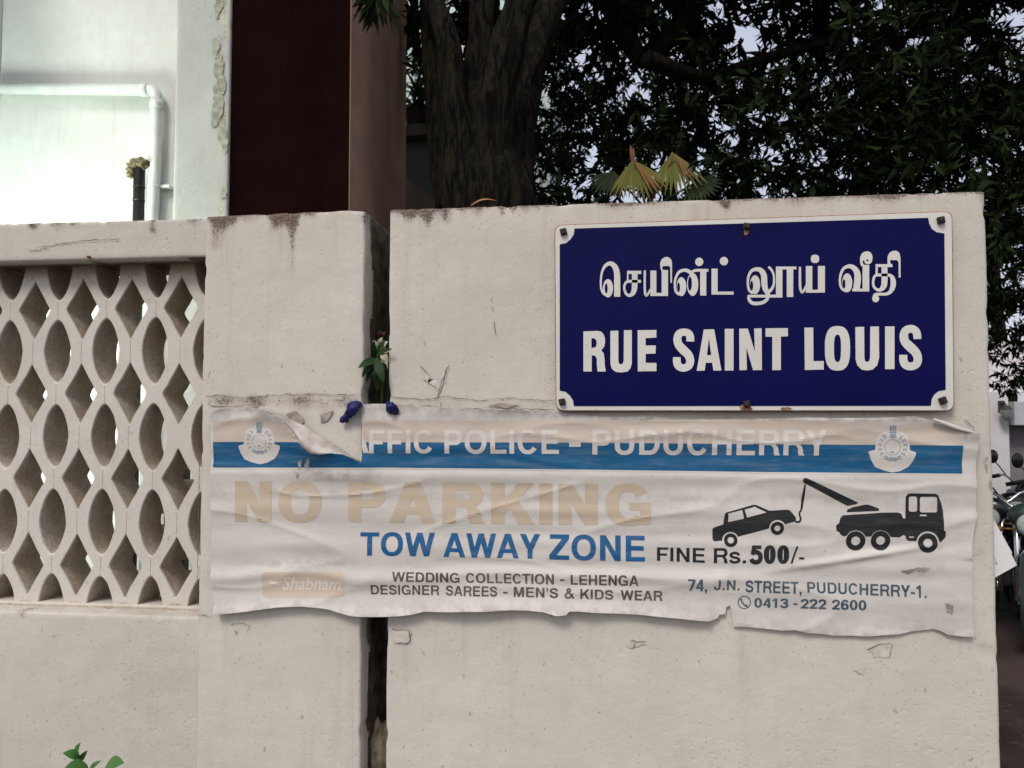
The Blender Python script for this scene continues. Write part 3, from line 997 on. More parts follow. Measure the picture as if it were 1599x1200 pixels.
def drape(polys, lift, name, mat, parent, stepx=.011, stepz=.0045, dirt=None, thick=0, map_px=True, smooth=True):
    """lay flat outlines on the cloth: cut fine, then push out to its surface"""
    b = bmesh.new()
    for pi, (vs, fs) in enumerate(polys):
        bv = []
        for a, c_ in vs:
            x, z = PP(a, c_) if map_px else (a, c_)
            bv.append(b.verts.new((x, pi * 1e-5 % 2e-4, z)))
        for f in fs:
            try:
                b.faces.new([bv[i] for i in f])
            except ValueError:
                pass
    xs = [v.co.x for v in b.verts]; zs = [v.co.z for v in b.verts]
    gx = lambda a, c_, st: [k * st for k in range(int(math.ceil(a / st)), int(math.floor(c_ / st)) + 1)]
    cut_grid(b, gx(min(xs), max(xs), stepx), gx(min(zs), max(zs), stepz))
    # all layers follow the same coarse facets, so a print never sinks into the cloth
    for v in b.verts:
        v.co.y = -(hgrid(v.co.x, v.co.z) + lift) - v.co.y * .6
    for f in b.faces:
        if f.normal.y > 0: f.normal_flip()
    b.normal_update()
    for f in b.faces:
        if f.normal.y > 0: f.normal_flip()
    m_ = MB(); m_.bm(b)
    o = m_.build(name, mat, parent, smooth=smooth)
    if dirt:
        a = o.data.attributes.new('dirt', 'FLOAT', 'POINT')
        off = root_loc(parent)
        a.data.foreach_set('value', [dirt(v.co.x + off.x, v.co.z + off.z) for v in o.data.vertices])
    return o


_hc = {}
GX, GZ = .011, .0045


def hgrid(x, z):
    i, j = math.floor(x / GX), math.floor(z / GZ)
    def H(a, c_):
        k = (a, c_, x < xg)
        if k not in _hc: _hc[k] = hban(min(a * GX, xg - 1e-4) if x < xg else max(a * GX, xg + 1e-4), c_ * GZ)
        return _hc[k]
    u, v = x / GX - i, z / GZ - j
    return (H(i, j) * (1 - u) + H(i + 1, j) * u) * (1 - v) + (H(i, j + 1) * (1 - u) + H(i + 1, j + 1) * u) * v


def bdirt(x, z):
    zt, zb = interp(bt_pts, x), interp(bb_pts, x)
    d = .75 * math.exp(-abs(zt - z) / .022) + .55 * math.exp(-abs(z - zb) / .02)
    d += .75 * math.exp(-(((x - PP(520, 742)[0]) / .10) ** 2 + ((z - PP(520, 742)[1]) / .016) ** 2))
    d += .5 * math.exp(-(((x - PP(460, 880)[0]) / .12) ** 2 + ((z - PP(460, 880)[1]) / .012) ** 2))
    d += .6 * math.exp(-(((x - PP(1440, 890)[0]) / .04) ** 2 + ((z - PP(1440, 890)[1]) / .012) ** 2))
    d += .3 * math.exp(-((z - PP(800, 775)[1]) / .012) ** 2)
    return min(1, d)


drape([fill2(outline)], 0, 'sheet', M_ban, bn, dirt=bdirt)
# rolled back edge of the peeled corner: shows the grey reverse
M_rev = plain('grey banner reverse', (.46, .42, .375), .7, .2, .3, 22, .35, bscale=60)
C2 = [(400, 637.5), (424, 641), (443, 648), (458, 657), (474, 664), (486, 671), (496, 678), (508, 686), (520, 693), (532, 701), (544, 709), (555, 716), (564, 721)]
m = MB()
rows = 9
V = []
for k in range(rows):
    t = k / (rows - 1)
    for i, ((ax, az), (bx_, bz_)) in enumerate(zip(C1, C2)):
        a, c_ = PP(ax, az), PP(bx_, bz_)
        wd = math.hypot(a[0] - c_[0], a[1] - c_[1])
        y_edge = hgrid(a[0] if a[0] < xg else xg - .001, a[1]) + .0005
        bulge = math.sin(math.pi * min(1, t * 1.15)) * wd * (.42 + .22 * noise.noise(Vector((i * .45, t * 2.5, 3)))) + .0022 * noise.noise(Vector((i * 1.3, t * 6, 8)))
        y_ = y_edge * (1 - t) + .004 * t + bulge
        sag = -.18 * wd * math.sin(math.pi * t) * .5
        V.append((a[0] + (c_[0] - a[0]) * t, -y_, a[1] + (c_[1] - a[1]) * t + sag))
nn = len(C1)
fl = m.add(V, [(r * nn + i, r * nn + i + 1, (r + 1) * nn + i + 1, (r + 1) * nn + i) for r in range(rows - 1) for i in range(nn - 1)]).build('peeled_flap', M_rev, bn, smooth=True)
sub = fl.modifiers.new('thickness', 'SOLIDIFY'); sub.thickness = .0007; sub.offset = 0
# rolled fold at the top right corner
m = MB()
pp = [(1452, 655), (1468, 661), (1484, 667), (1500, 672), (1520, 677)]
m.tube([Vector((PP(a, b)[0], -.019, PP(a, b)[1])) for a, b in smooth_path(pp, 5)], [.0018 + .0034 * math.sin(math.pi * min(1, .1 + i / 22)) for i in range(21)], 10)
m.build('rolled_edge', M_ban, bn, smooth=True)

band = [(335, 690.5), (473, 690.5), (482, 700), (491, 708), (503, 710), (520, 708), (538, 709), (552, 714), (565, 722), (567, 718), (567, 691), (700, 691), (900, 691.5), (1200, 694), (1500, 696), (1500, 739.5), (1200, 737), (900, 733), (600, 730), (335, 730)]
drape([fill2(band)], .0005, 'blue_stripe', M_bblue, bn)
pch = [(335, 657), (449, 659), (463, 673), (472, 688), (472, 690.3), (335, 690.3)]
pch2 = [(567, 656), (700, 657), (868, 657), (1000, 656), (1200, 657), (1450, 660), (1500, 676), (1500, 695.6), (1200, 693.7), (900, 691.2), (567, 690.7)]
drape([fill2(pch)], .0004, 'peach_stripe', M_peach, bn)
drape([fill2(pch2)], .0004, 'peach_stripe', M_peach, bn)
# thin white keylines above and below the blue stripe
kl = [stroke2([(333, 731.5, 1.6), (600, 731.5, 1.6), (900, 734.5, 1.6), (1200, 738.5, 1.6), (1500, 741.2, 1.6)], 2)]
drape(kl, .0007, 'keyline', M_wht, bn)


# ---- lettering from the built-in typeface
def text_mesh(s_, bold=.0, shear=0.0, res=3):
    cu = bpy.data.curves.new('t', 'FONT')
    cu.body = s_
    cu.size = 1
    cu.offset = bold
    cu.shear = shear
    cu.resolution_u = res
    cu.fill_mode = 'FRONT'
    o = bpy.data.objects.new('t', cu)
    COL.objects.link(o)
    bpy.context.view_layer.update()
    dg = bpy.context.evaluated_depsgraph_get()
    me = o.evaluated_get(dg).to_mesh()
    vs = [(v.co.x, v.co.y) for v in me.vertices]
    fs = [tuple(p.vertices) for p in me.polygons]
    o.evaluated_get(dg).to_mesh_clear()
    bpy.data.objects.remove(o)
    bpy.data.curves.remove(cu)
    return vs, fs


def seg(cx, cy, rx, ry, s_, h, a0_=0, a1_=360, n=30, p=2.25):
    """part of an oval ring with upright stem s_ and flat stroke h"""
    def pt(a, x, y):
        c_, q = math.cos(R(a)), math.sin(R(a))
        return (cx + x * math.copysign(abs(c_) ** (2 / p), c_), cy + y * math.copysign(abs(q) ** (2 / p), q))
    A_ = [a0_ + (a1_ - a0_) * i / n for i in range(n + 1)]
    v = [pt(a, rx, ry) for a in A_] + [pt(a, rx - s_, ry - h) for a in A_]
    return v, [(i, i + 1, n + 2 + i, n + 1 + i) for i in range(n)]


def pg(*p): return list(p), [tuple(range(len(p)))]
def rc(x0, y0, x1, y1): return pg((x0, y0), (x1, y0), (x1, y1), (x0, y1))
def dg_(xa, ya, xb, yb, t): return pg((xa, ya), (xa + t, ya), (xb + t, yb), (xb, yb))
def st_(w_, t, *p): return stroke2([(x * w_, y, t) for x, y in p], 5)


# ink width, left bearing and advance of every letter, in cap heights
MET = {k: (b / 718, a / 718, c_ / 718) for k, a, b, c_ in (
    ('A', 20, 682, 722), ('C', 44, 640, 722), ('D', 76, 609, 722), ('E', 76, 545, 667), ('F', 76, 511, 611), ('G', 44, 669, 778), ('H', 71, 580, 722), ('I', 64, 150, 278), ('J', 22, 462, 556),
    ('K', 77, 640, 722), ('L', 76, 507, 611), ('M', 69, 696, 833), ('N', 69, 585, 722), ('O', 44, 690, 778), ('P', 73, 554, 667), ('R', 76, 632, 722), ('S', 39, 590, 667), ('T', 14, 584, 611),
    ('U', 72, 579, 722), ('W', 7, 930, 944), ('Y', 15, 638, 667), ('Z', 25, 561, 611), ('0', 32, 492, 556), ('1', 69, 309, 556), ('2', 26, 485, 556), ('3', 27, 489, 556), ('4', 27, 499, 556), ('5', 27, 489, 556), ('6', 31, 489, 556), ('7', 25, 503, 556),
    ('&', 54, 640, 722), ('s', 30, 489, 556), ('.', 64, 150, 278), (',', 64, 150, 278), ("'", 64, 120, 238), ('-', 27, 279, 333), ('/', 0, 280, 278))}


def glyph(c_, s_, h):
    w_ = MET[c_][0]
    if c_ == 'I': w_ = s_
    t = s_ * 1.04
    v_ = rc(0, 0, s_, 1)
    m_ = (s_ + h) / 2
    if c_ == 'I': return [v_]
    if c_ == 'L': return [v_, rc(s_, 0, w_, h)]
    if c_ == 'E': return [v_, rc(s_, 0, w_, h), rc(s_, 1 - h, w_ * .98, 1), rc(s_, .5 - h * .42, w_ * .93, .5 + h * .58)]
    if c_ == 'F': return [v_, rc(s_, 1 - h, w_, 1), rc(s_, .46 - h * .42, w_ * .88, .46 + h * .58)]
    if c_ == 'H': return [v_, rc(w_ - s_, 0, w_, 1), rc(s_, .5 - h * .45, w_ - s_, .5 + h * .55)]
    if c_ == 'T': return [rc(0, 1 - h, w_, 1), rc(w_ / 2 - s_ / 2, 0, w_ / 2 + s_ / 2, 1 - h)]
    if c_ == 'N': return [v_, rc(w_ - s_, 0, w_, 1), dg_(0, 1, w_ - t, 0, t)]
    if c_ == 'M': return [v_, rc(w_ - s_, 0, w_, 1), pg((0, 1), (s_ * 1.35, 1), (w_ / 2 + s_ * .42, 0), (w_ / 2 - s_ * .42, 0)), pg((w_ - s_ * 1.35, 1), (w_, 1), (w_ / 2 + s_ * .42, 0), (w_ / 2 - s_ * .42, 0))]
    if c_ == 'A': return [pg((0, 0), (t, 0), (w_ / 2 + s_ * .46, 1), (w_ / 2 - s_ * .58, 1)), pg((w_ - t, 0), (w_, 0), (w_ / 2 + s_ * .58, 1), (w_ / 2 - s_ * .46, 1)), rc(w_ * .22, .21, w_ * .78, .21 + h * .9)]
    if c_ == 'K': return [v_, pg((s_, .26), (s_, .56), (w_ - s_ * 1.3, 1), (w_ - .01, 1), (s_ + .14, .41)), pg((w_ * .36, .52), (w_ * .54, .70), (w_, 0), (w_ - s_ * 1.28, 0))]
    if c_ in 'PR':
        lo = .36 if c_ == 'P' else .40
        r_ = (1 - lo) / 2
        wb = w_ if c_ == 'P' else w_ * .95
        o_ = [v_, rc(s_, 1 - h, wb - r_, 1), rc(s_, lo, wb - r_, lo + h), seg(wb - r_, lo + r_, r_, r_, s_ * .98, h, -90, 90, 16)]
        if c_ == 'R': o_.append(pg((w_ * .40, lo + h * .6), (w_ * .72, lo + .06), (w_ * .86, lo - .05), (w_ * .91, lo - .16), (w_ * .93, .10), (w_, 0), (w_ - s_ * 1.16, 0), (w_ - s_ * 1.30, .12), (w_ - s_ * 1.32, .27), (w_ * .56, lo)))
        return o_
    if c_ == 'D': return [v_, rc(s_, 1 - h, w_ - .42, 1), rc(s_, 0, w_ - .42, h), seg(w_ - .42, .5, .42, .5, s_, h, -90, 90, 18)]
    if c_ in 'O0': return [seg(w_ / 2, .5, w_ / 2, .515, s_, h)]
    if c_ == 'C': return [seg(w_ / 2, .5, w_ / 2, .515, s_, h, 32, 328)]
    if c_ == 'G': return [seg(w_ / 2, .5, w_ / 2, .515, s_, h, 35, 318), rc(w_ * .52, .37, w_, .37 + h * .9), rc(w_ - s_ * .8, .02, w_, .38)]
    if c_ == 'U': return [rc(0, .36, s_, 1), rc(w_ - s_, .36, w_, 1), seg(w_ / 2, .36, w_ / 2, .375, s_, h, 180, 360, 18)]
    if c_ == 'J': return [rc(w_ - s_, .3, w_, 1), seg(w_ / 2, .3, w_ / 2, .315, s_, h, 170, 360, 18)]
    if c_ in 'Ss':
        k = 1 if c_ == 'S' else .745
        p_ = [(.86, .69), (.77, .85), (.5, .92), (.22, .85), (.13, .71), (.24, .585), (.5, .515), (.78, .43), (.88, .29), (.77, .14), (.48, .075), (.20, .15), (.11, .31)]
        return [st_(w_, m_ * (1 if k == 1 else .9), *[(x, y * k) for x, y in p_])]
    if c_ == 'W':
        a_, b_ = w_ * .19, w_ * .81 - t
        return [dg_(0, 1, a_, 0, t), dg_(w_ / 2 - t / 2, 1, a_, 0, t), dg_(w_ / 2 - t / 2, 1, b_, 0, t), dg_(w_ - t, 1, b_, 0, t)]
    if c_ == 'Y':
        t = s_ * 1.18
        return [dg_(0, 1, w_ / 2 - t / 2, .38, t), dg_(w_ - t, 1, w_ / 2 - t / 2, .38, t), rc(w_ / 2 - s_ / 2, 0, w_ / 2 + s_ / 2, .42)]
    if c_ == 'Z': return [rc(0, 0, w_, h), rc(w_ * .03, 1 - h, w_, 1), pg((0, h), (s_ * 1.35, h), (w_, 1 - h), (w_ - s_ * 1.35, 1 - h))]
    if c_ == '1': return [rc(w_ - s_, 0, w_, 1), pg((0, .68), (0, .82), (w_ - s_, 1), (w_ - s_, .74))]
    if c_ == '7': return [rc(0, 1 - h, w_, 1), pg((w_ - s_ * 1.25, 1 - h), (w_, 1 - h), (w_ * .2 + s_, 0), (w_ * .2, 0))]
    if c_ == '4': return [rc(w_ * .6, 0, w_ * .6 + s_, 1), rc(0, .21, w_, .21 + h * .95), pg((0, .30), (s_ * .95, .30), (w_ * .6, 1 - s_ * 1.3), (w_ * .6, 1), (w_ * .55, 1))]
    if c_ == '2': return [st_(w_, m_, (.12, .67), (.2, .85), (.5, .92), (.79, .85), (.86, .69), (.76, .52), (.48, .32), (.2, .06)), rc(0, 0, w_, h)]
    if c_ == '3': return [st_(w_, m_, (.11, .74), (.2, .87), (.48, .92), (.78, .86), (.83, .73), (.74, .58), (.40, .53)), st_(w_, m_, (.40, .53), (.78, .46), (.88, .3), (.77, .13), (.48, .075), (.2, .13), (.1, .27))]
    if c_ == '5': return [rc(w_ * .16, 1 - h, w_ * .94, 1), pg((w_ * .16, 1), (w_ * .16 + s_ * .8, 1), (w_ * .1 + s_ * .8, .5), (w_ * .06, .48)), st_(w_, m_, (.14, .54), (.34, .62), (.6, .61), (.82, .51), (.88, .33), (.77, .14), (.48, .075), (.2, .13), (.1, .26))]
    if c_ == '6': return [seg(w_ / 2, .32, w_ / 2, .335, s_, h), st_(w_, m_, (.88, .75), (.75, .88), (.52, .92), (.24, .80), (.13, .55), (.13, .32))]
    if c_ == '&': return [st_(w_, m_ * .9, (.97, .01), (.62, .42), (.36, .66), (.28, .8), (.38, .92), (.54, .9), (.6, .78), (.48, .64), (.2, .46), (.1, .27), (.2, .12), (.42, .075), (.66, .18), (.8, .38), (.84, .5))]
    if c_ == '.': return [rc(0, 0, s_, s_ * .95)]
    if c_ == ',': return [rc(0, 0, s_, s_ * .95), pg((s_ * .4, 0), (s_, 0), (s_ * .75, -.16), (s_ * .1, -.2))]
    if c_ == "'": return [pg((0, 1), (s_ * .85, 1), (s_ * .65, .64), (s_ * .2, .64))]
    if c_ == '-': return [rc(0, .28, w_, .28 + h)]
    if c_ == '/': return [dg_(0, -.02, w_ - s_ * .5, 1.02, s_ * .5)]


def word(s_, x0, x1, top, bot, top2=None, bot2=None, stem=.2, bar=None, face=None):
    """word fitted in the measured box (cap height); the second pair gives the right-hand end"""
    top2 = top if top2 is None else top2
    bot2 = bot if bot2 is None else bot2
    bar = stem * .82 if bar is None else bar
    P_, x = [], 0
    if face:
        vs, fs = text_mesh(s_, *face)
        y1 = max(v[1] for v in vs)
        P_ = [([(a, b / y1) for a, b in vs], fs)]
    else:
        for c_ in s_:
            w_, l_, ad = MET[c_]
            for vs, fs in glyph(c_, stem, bar):
                P_.append(([(x + l_ + a, b) for a, b in vs], fs))
            x += ad
    X0 = min(v[0] for p in P_ for v in p[0]); X1 = max(v[0] for p in P_ for v in p[0])
    Y0 = 0 if not face else min(v[1] for v in P_[0][0])
    o_ = []
    for vs, fs in P_:
        q = []
        for a, b in vs:
            t, u = (a - X0) / (X1 - X0), (b - Y0) / (1 - Y0)
            tp, bt = top + (top2 - top) * t, bot + (bot2 - bot) * t
            q.append((x0 + (x1 - x0) * t, bt + (tp - bt) * u))
        o_.append((q, fs))
    return o_


def letters(name, mat, words, lift=.0006):
    return [drape(word(*a, **k), lift, name, mat, bn, smooth=False) for a, k in words]


W_ = lambda *a, **k: (a, k)
for wd in (word('FFIC', 578, 676, 672, 708, stem=.21) + [fill2([(567, 676), (569, 680), (578, 707.5), (569.5, 707.5), (567, 699)])], word('POLICE', 695, 873, 671.5, 708.5, 671.5, 709, stem=.21),
           [fill2(rct(889, 690, 907, 698))], word('PUDUCHERRY', 925, 1290, 671.5, 710, 671.5, 711.5, stem=.21)):
    drape(wd, .0009, 'headline_word', M_wht, bn, smooth=False)
letters('tan_word', M_tan, [W_('NO', 369, 504, 751, 814.5, 752, 815.5, stem=.27, bar=.2), W_('PARKING', 545, 1016, 752, 815, 756, 820.5, stem=.27, bar=.2)])
letters('blue_word', M_btow, [W_('TOW', 564, 680, 831, 867, 831.5, 868, stem=.215), W_('AWAY', 693.5, 844, 832, 868.5, 834, 872, stem=.215), W_('ZONE', 858, 1007, 834, 873, 836.5, 876.5, stem=.215)])
letters('black_word', M_blk, [W_('FINE', 1025.5, 1100, 854, 875, 855.5, 878.5, stem=.2), W_('Rs.', 1114, 1164, 855.5, 879, stem=.2), W_('500', 1169, 1231, 851, 879.5, 851, 879.5, stem=.31, bar=.2), W_('/', 1233, 1245, 853, 879)])
drape([fill2(rct(1246.5, 869.5, 1254.5, 873)) ], .0006, 'price_dash', M_blk, bn, smooth=False)
letters('brown_word', M_brn, [W_('WEDDING', 614, 719, 892, 906.5, 893.5, 908.5, stem=.2), W_('COLLECTION', 729, 865.5, 893.5, 908.5, 895, 911.5, stem=.2), W_('LEHENGA', 891.5, 997, 896, 911.5, 897, 914, stem=.2),
        W_('DESIGNER', 581, 687.5, 912, 927, 913, 928, stem=.2), W_('SAREES', 697.5, 777.5, 913, 928.5, 914.5, 930, stem=.2), W_("MEN'S", 803, 872, 915, 930.5, 917, 932.5, stem=.2), W_('&', 882, 897.5, 917, 933, stem=.2), W_('KIDS', 906.5, 957.5, 918, 933.5, 920, 935, stem=.2), W_('WEAR', 969, 1034, 920, 935.5, 921.5, 937, stem=.2)])
letters('address_word', M_teal, [W_('74,', 1073, 1103, 902.5, 921, 903.5, 922.5, stem=.2), W_('J.N.', 1113.5, 1154, 904, 920, 905, 921, stem=.2), W_('STREET,', 1163, 1250, 905, 924, 908, 926.5, stem=.2), W_('PUDUCHERRY-1.', 1259, 1445, 908, 924, 914, 933, stem=.2),
        W_('0413', 1177, 1230, 933, 948, 934, 949, stem=.215), W_('222', 1249, 1288.5, 934.5, 949.5, 935, 950.5, stem=.215), W_('2600', 1297, 1351, 935, 950.5, 936.5, 952, stem=.215)])
for q in (rct(875, 903, 882, 905.6), rct(786.5, 923, 793.5, 925.6)): drape([fill2(q)], .0006, 'brown_dash', M_brn, bn, smooth=False)
drape([fill2(rct(1238, 941.2, 1244, 944))], .0006, 'telephone_dash', M_teal, bn, smooth=False)
ph = [fill2(ell(1161.5, 940, 10.3, 10.3, 32), [ell(1161.5, 940, 8.9, 8.9, 32)]), stroke2([(1156.5, 934.5, 4.4), (1157, 937, 2.2), (1159.5, 941.5, 2.2), (1163, 944.8, 2.4), (1166.5, 945.5, 4.2)], 4)]
drape(ph, .0006, 'telephone_symbol', M_teal, bn, smooth=False)
drape([fill2(rrct(412, 892, 540.5, 931, 6))], .0004, 'shop_panel', M_panel, bn)
drape(word('Shabnam', 444, 534.5, 899, 920, 901, 921, face=(.012, .25)) + [fill2([(423, 905), (442, 908), (440, 913), (424, 911)])], .0007, 'shop_lettering', M_pale, bn, smooth=False)


def crest(cx, cy, k, skew):
    """police crest: capital, wreath ring, scroll; units are 1/13.33 px around the centre"""
    tf = lambda p: (cx + p[0] / 13.33 * k, cy + p[1] / 13.33 * k + skew * p[0] / 13.33)
    sil = [(-445, 60), (-320, 20), (-312, -130), (-272, -250), (-185, -310), (-75, -330), (-75, -440), (75, -440), (75, -330), (185, -310), (272, -250), (318, -130), (325, 20), (432, 55), (430, 110), (370, 240), (300, 330), (150, 410), (0, 440), (-150, 405), (-320, 340), (-400, 200)]
    body = drape([fill2([tf(p) for p in sil])], .0010, 'crest', M_wht, bn)
    P_ = []
    for sd in (-1, 1):
        for i in range(9):
            a = R(118 - i * 21) if sd > 0 else R(62 + i * 21)
            for rr, tw in ((218, .5), (258, -.4)):
                c_ = (math.cos(a) * rr, math.sin(a) * rr - 40)
                d = (math.cos(a + sd * (math.pi / 2 + tw * .8)), math.sin(a + sd * (math.pi / 2 + tw * .8)))
                nrm = (-d[1], d[0])
                P_.append(fill2([tf((c_[0] - d[0] * 36, c_[1] - d[1] * 36)), tf((c_[0] + nrm[0] * 13, c_[1] + nrm[1] * 13)), tf((c_[0] + d[0] * 36, c_[1] + d[1] * 36)), tf((c_[0] - nrm[0] * 13, c_[1] - nrm[1] * 13))]))
    # column with three heads
    for bx in (rct(-62, -430, -22, -320), rct(-14, -440, 18, -318), rct(26, -430, 64, -320), rct(-70, -308, 70, -290), rct(-52, -280, 52, -205)):
        P_.append(fill2([tf(p) for p in bx]))
    P_.append(fill2([tf(p) for p in ell(0, -30, 148, 148, 28)], [[tf(p) for p in ell(0, -30, 139, 139, 28)]]))
    for i in range(5):
        P_.append(fill2([tf(p) for p in rct(-110 + i * 46, 150 + 8 * abs(i - 2), -84 + i * 46, 205)]))
    P_.append(fill2([tf(p) for p in ell(-5, 62, 36, 14, 10)]))
    drape(P_, .0013, 'wreath', M_crest, body, smooth=False)


crest(407.5, 692, 1.0, .0)
crest(1391.5, 701, 1.12, .02)
# tow-away pictogram
s1 = 7.995
ca = lambda p: (1100 + p[0] / s1, 735 + p[1] / s1)
tr = lambda p: (1290 + p[0] / s1, 755 + p[1] / s1)
def arch(cx, cy, r, a0_, a1_, n=12): return [(cx + r * math.cos(R(a0_ + (a1_ - a0_) * i / n)), cy + r * math.sin(R(a0_ + (a1_ - a0_) * i / n))) for i in range(n + 1)]
carb = [(95, 730), (112, 708), (230, 668), (245, 545), (262, 520), (600, 424), (640, 426), (800, 497), (1020, 485), (1056, 492), (1130, 580), (1130, 628), (1000, 660)] + arch(900, 715, 105, -28, -180) + [(425, 818)] + arch(320, 866, 104, -25, -182) + [(115, 878), (96, 850)]
def pictogram(name, pl_): drape(pl_, .0006, name, M_blk, bn, smooth=False)
pic = [fill2([ca(p) for p in carb], [[ca(p) for p in [(290, 530), (462, 486), (488, 595), (290, 640)]], [ca(p) for p in [(492, 482), (620, 447), (768, 517), (522, 583)]]])]
for c_, r1, r2 in (((322, 865), 84, 40), ((900, 715), 84, 38)):
    pic.append(fill2([ca(p) for p in ell(*c_, r1, r1)], [[ca(p) for p in ell(*c_, r2, r2)]]))
pictogram('car_pictogram', pic)
pic = []
hk = [(1246, 165, 16), (1225, 320, 36), (1200, 480, 24), (1180, 512, 22), (1176, 548, 22), (1190, 592, 24), (1178, 626, 24), (1150, 638, 24), (1118, 630, 20)]
pic.append(stroke2([(*ca(p), p[2] / s1) for p in hk], 4))
pic.append(fill2([(1251.6, 750), (1252.5, 747), (1255, 745.8), (1258.5, 746.6), (1339.4, 785), (1335, 787.3), (1321.9, 789.8), (1256.5, 755), (1253, 753.5)]))
pictogram('crane_pictogram', pic)
pic = []
pic.append(fill2([tr(p) for p in [(248, 350), (255, 325), (330, 295), (480, 262), (520, 265), (645, 310), (650, 335), (630, 342), (255, 358)]]))
trk = [(110, 520), (150, 490), (165, 430), (200, 395), (700, 362), (880, 360), (925, 375), (945, 432), (975, 432), (978, 165), (1010, 125), (1040, 120), (1350, 128), (1385, 145), (1420, 235), (1445, 350), (1452, 580), (1478, 600), (1475, 660), (1460, 685), (1410, 730), (1392, 722)] + arch(1250, 735, 142, -8, -172) + [(1010, 712), (980, 685), (975, 650), (945, 640), (900, 668), (800, 664)] + arch(665, 710, 130, -22, -156) + [(490, 658)] + arch(355, 710, 130, -22, -150) + [(200, 655), (160, 625), (145, 600), (115, 590)]
pic.append(fill2([tr(p) for p in trk], [[tr(p) for p in rrct(1017, 160, 1122, 350, 26)], [tr(p) for p in rrct(1156, 165, 1372, 360, 26)], [tr(p) for p in rrct(1155, 385, 1240, 405, 8)], [tr(p) for p in rrct(1015, 657, 1080, 674, 6)]]))
for c_, r1, r2 in (((355, 712), 122, 57), ((665, 708), 122, 55), ((1250, 738), 122, 55)):
    pic.append(fill2([tr(p) for p in ell(*c_, r1, r1)], [[tr(p) for p in ell(*c_, r2, r2)]]))
pictogram('truck_pictogram', pic)
# torn scuffs
sc1 = [fill2(ragged(p, 1.0, 3)) for p in ([(1405, 891), (1420, 888), (1436, 885), (1450, 887), (1440, 892), (1428, 890), (1415, 895)], [(478, 727), (486, 714), (488, 722), (484, 735)], [(467, 722), (476, 716), (470, 735)], [(464, 738), (470, 740), (466, 748)], [(1474, 940), (1486, 944), (1484, 958), (1476, 955)])]
for q in sc1: drape([q], .0013, 'scuff', M_render, bn, smooth=False)

# ------------------------------------------------------------------ blue ribbon scraps
M_rib = plain('blue ribbon', (.005, .007, .085), .5, .4, .3, 60, .3)


def ribbon(label, lobes, y):
    c_ = Q(*lobes[0][0][:2], y)
    o = thing('ribbon_knot', label, 'ribbon', (c_.x, y, c_.z), 'blue ribbon scraps tied along the banner top')
    for i, lb in enumerate(lobes):
        P_ = smooth_path([(Q(a, b, y).x, y - d, Q(a, b, y).z, r / 650) for a, b, d, r in lb], 5)
        m = MB()
        m.tube([p[:3] for p in P_], [max(.0008, p[3]) for p in P_], 12, wob=.75, ridge=.5, seed=i * 3.3 + c_.x)
        m.build('knot' if i == 0 else 'tail', M_rib, o, smooth=True)


ribbon('long blue ribbon knot hanging at the pillar edge by the torn banner', [[(566, 632, .006, 3), (560, 634, .010, 7), (553, 640, .012, 8.5), (547, 646, .010, 6), (544, 649, .008, 3.5)], [(549, 645, .010, 4), (543, 650, .010, 5), (537, 656, .006, 4.5), (535, 660, .004, 2.5)]], -.006)
ribbon('short blue ribbon stub on the wall just right of the gap', [[(607, 629, .004, 3), (610, 633, .008, 6.5), (614, 637, .009, 8), (617, 642, .007, 5), (613, 645, .005, 2.5)], [(610, 640, .006, 4), (613, 646, .004, 3)]], -.006)

# ------------------------------------------------------------------ leaves


def leaf_strip(m, base, tip, width, up, n=6, curl=.15, mi=0, fold=.25):
    base, tip, up = Vector(base), Vector(tip), Vector(up)
    d = tip - base
    s_ = d.cross(up).normalized()
    nn_ = s_.cross(d).normalized()
    V = []
    for i in range(n + 1):
        t = i / n
        w_ = width * math.sin(math.pi * min(1, .06 + t * .94)) ** .8 * (1 - .25 * t)
        if i == n: w_ = 0.0004
        p = base + d * t + nn_ * (math.sin(math.pi * t) * curl * d.length)
        V += [p + s_ * w_ + nn_ * w_ * fold, p, p - s_ * w_ + nn_ * w_ * fold]
    m.add(V, [(i * 3 + k, i * 3 + k + 1, i * 3 + k + 4, i * 3 + k + 3) for i in range(n) for k in (0, 1)], mi)


M_leafA = leafm('fresh green leaf', (.009, .024, .008), (.018, .046, .012), .5, .12)
M_leafB = leafm('bright weed leaf', (.035, .11, .02), (.055, .16, .03), .45, .35)
M_stem = plain('green stem', (.06, .09, .03), .7, .2)
M_cream = leafm('cream blossom', (.48, .44, .34), (.36, .34, .26))

pc = Q(588, 640, .12)
o = thing('leafy_plant', 'small green plant with cream blossoms growing out of the dark gap between pillar and wall', 'plant', (pc.x, .12, 1.3))
m = MB()
top = Q(588, 560, .02)
m.tube([(pc.x + .01, .13, 1.3), (pc.x + .012, .12, 1.5), (top.x + .004, .06, top.z - .06), top], [.005, .005, .004, .002], 8)
m.build('stem', M_stem, o, smooth=True)
m = MB()
for (b0, t0, wd, y0, y1) in (((590, 562), (559, 575), 10, .0, -.03), ((588, 560), (600, 598), 11, -.01, -.03), ((590, 558), (572, 600), 8, .01, .0), ((586, 557), (584, 532), 7, .03, .01), ((588, 556), (613, 545), 6, .0, -.02), ((586, 563), (565, 590), 8, .0, -.01), ((592, 566), (606, 580), 7, .02, .02), ((588, 570), (590, 612), 9, .03, .02), ((590, 552), (600, 530), 5, .05, .05)):
    leaf_strip(m, Q(*b0, y0), Q(*t0, y1), wd / 800, (0, -1, .4), curl=.10)
m.build('foliage', M_leafA, o, smooth=True)
m = MB()
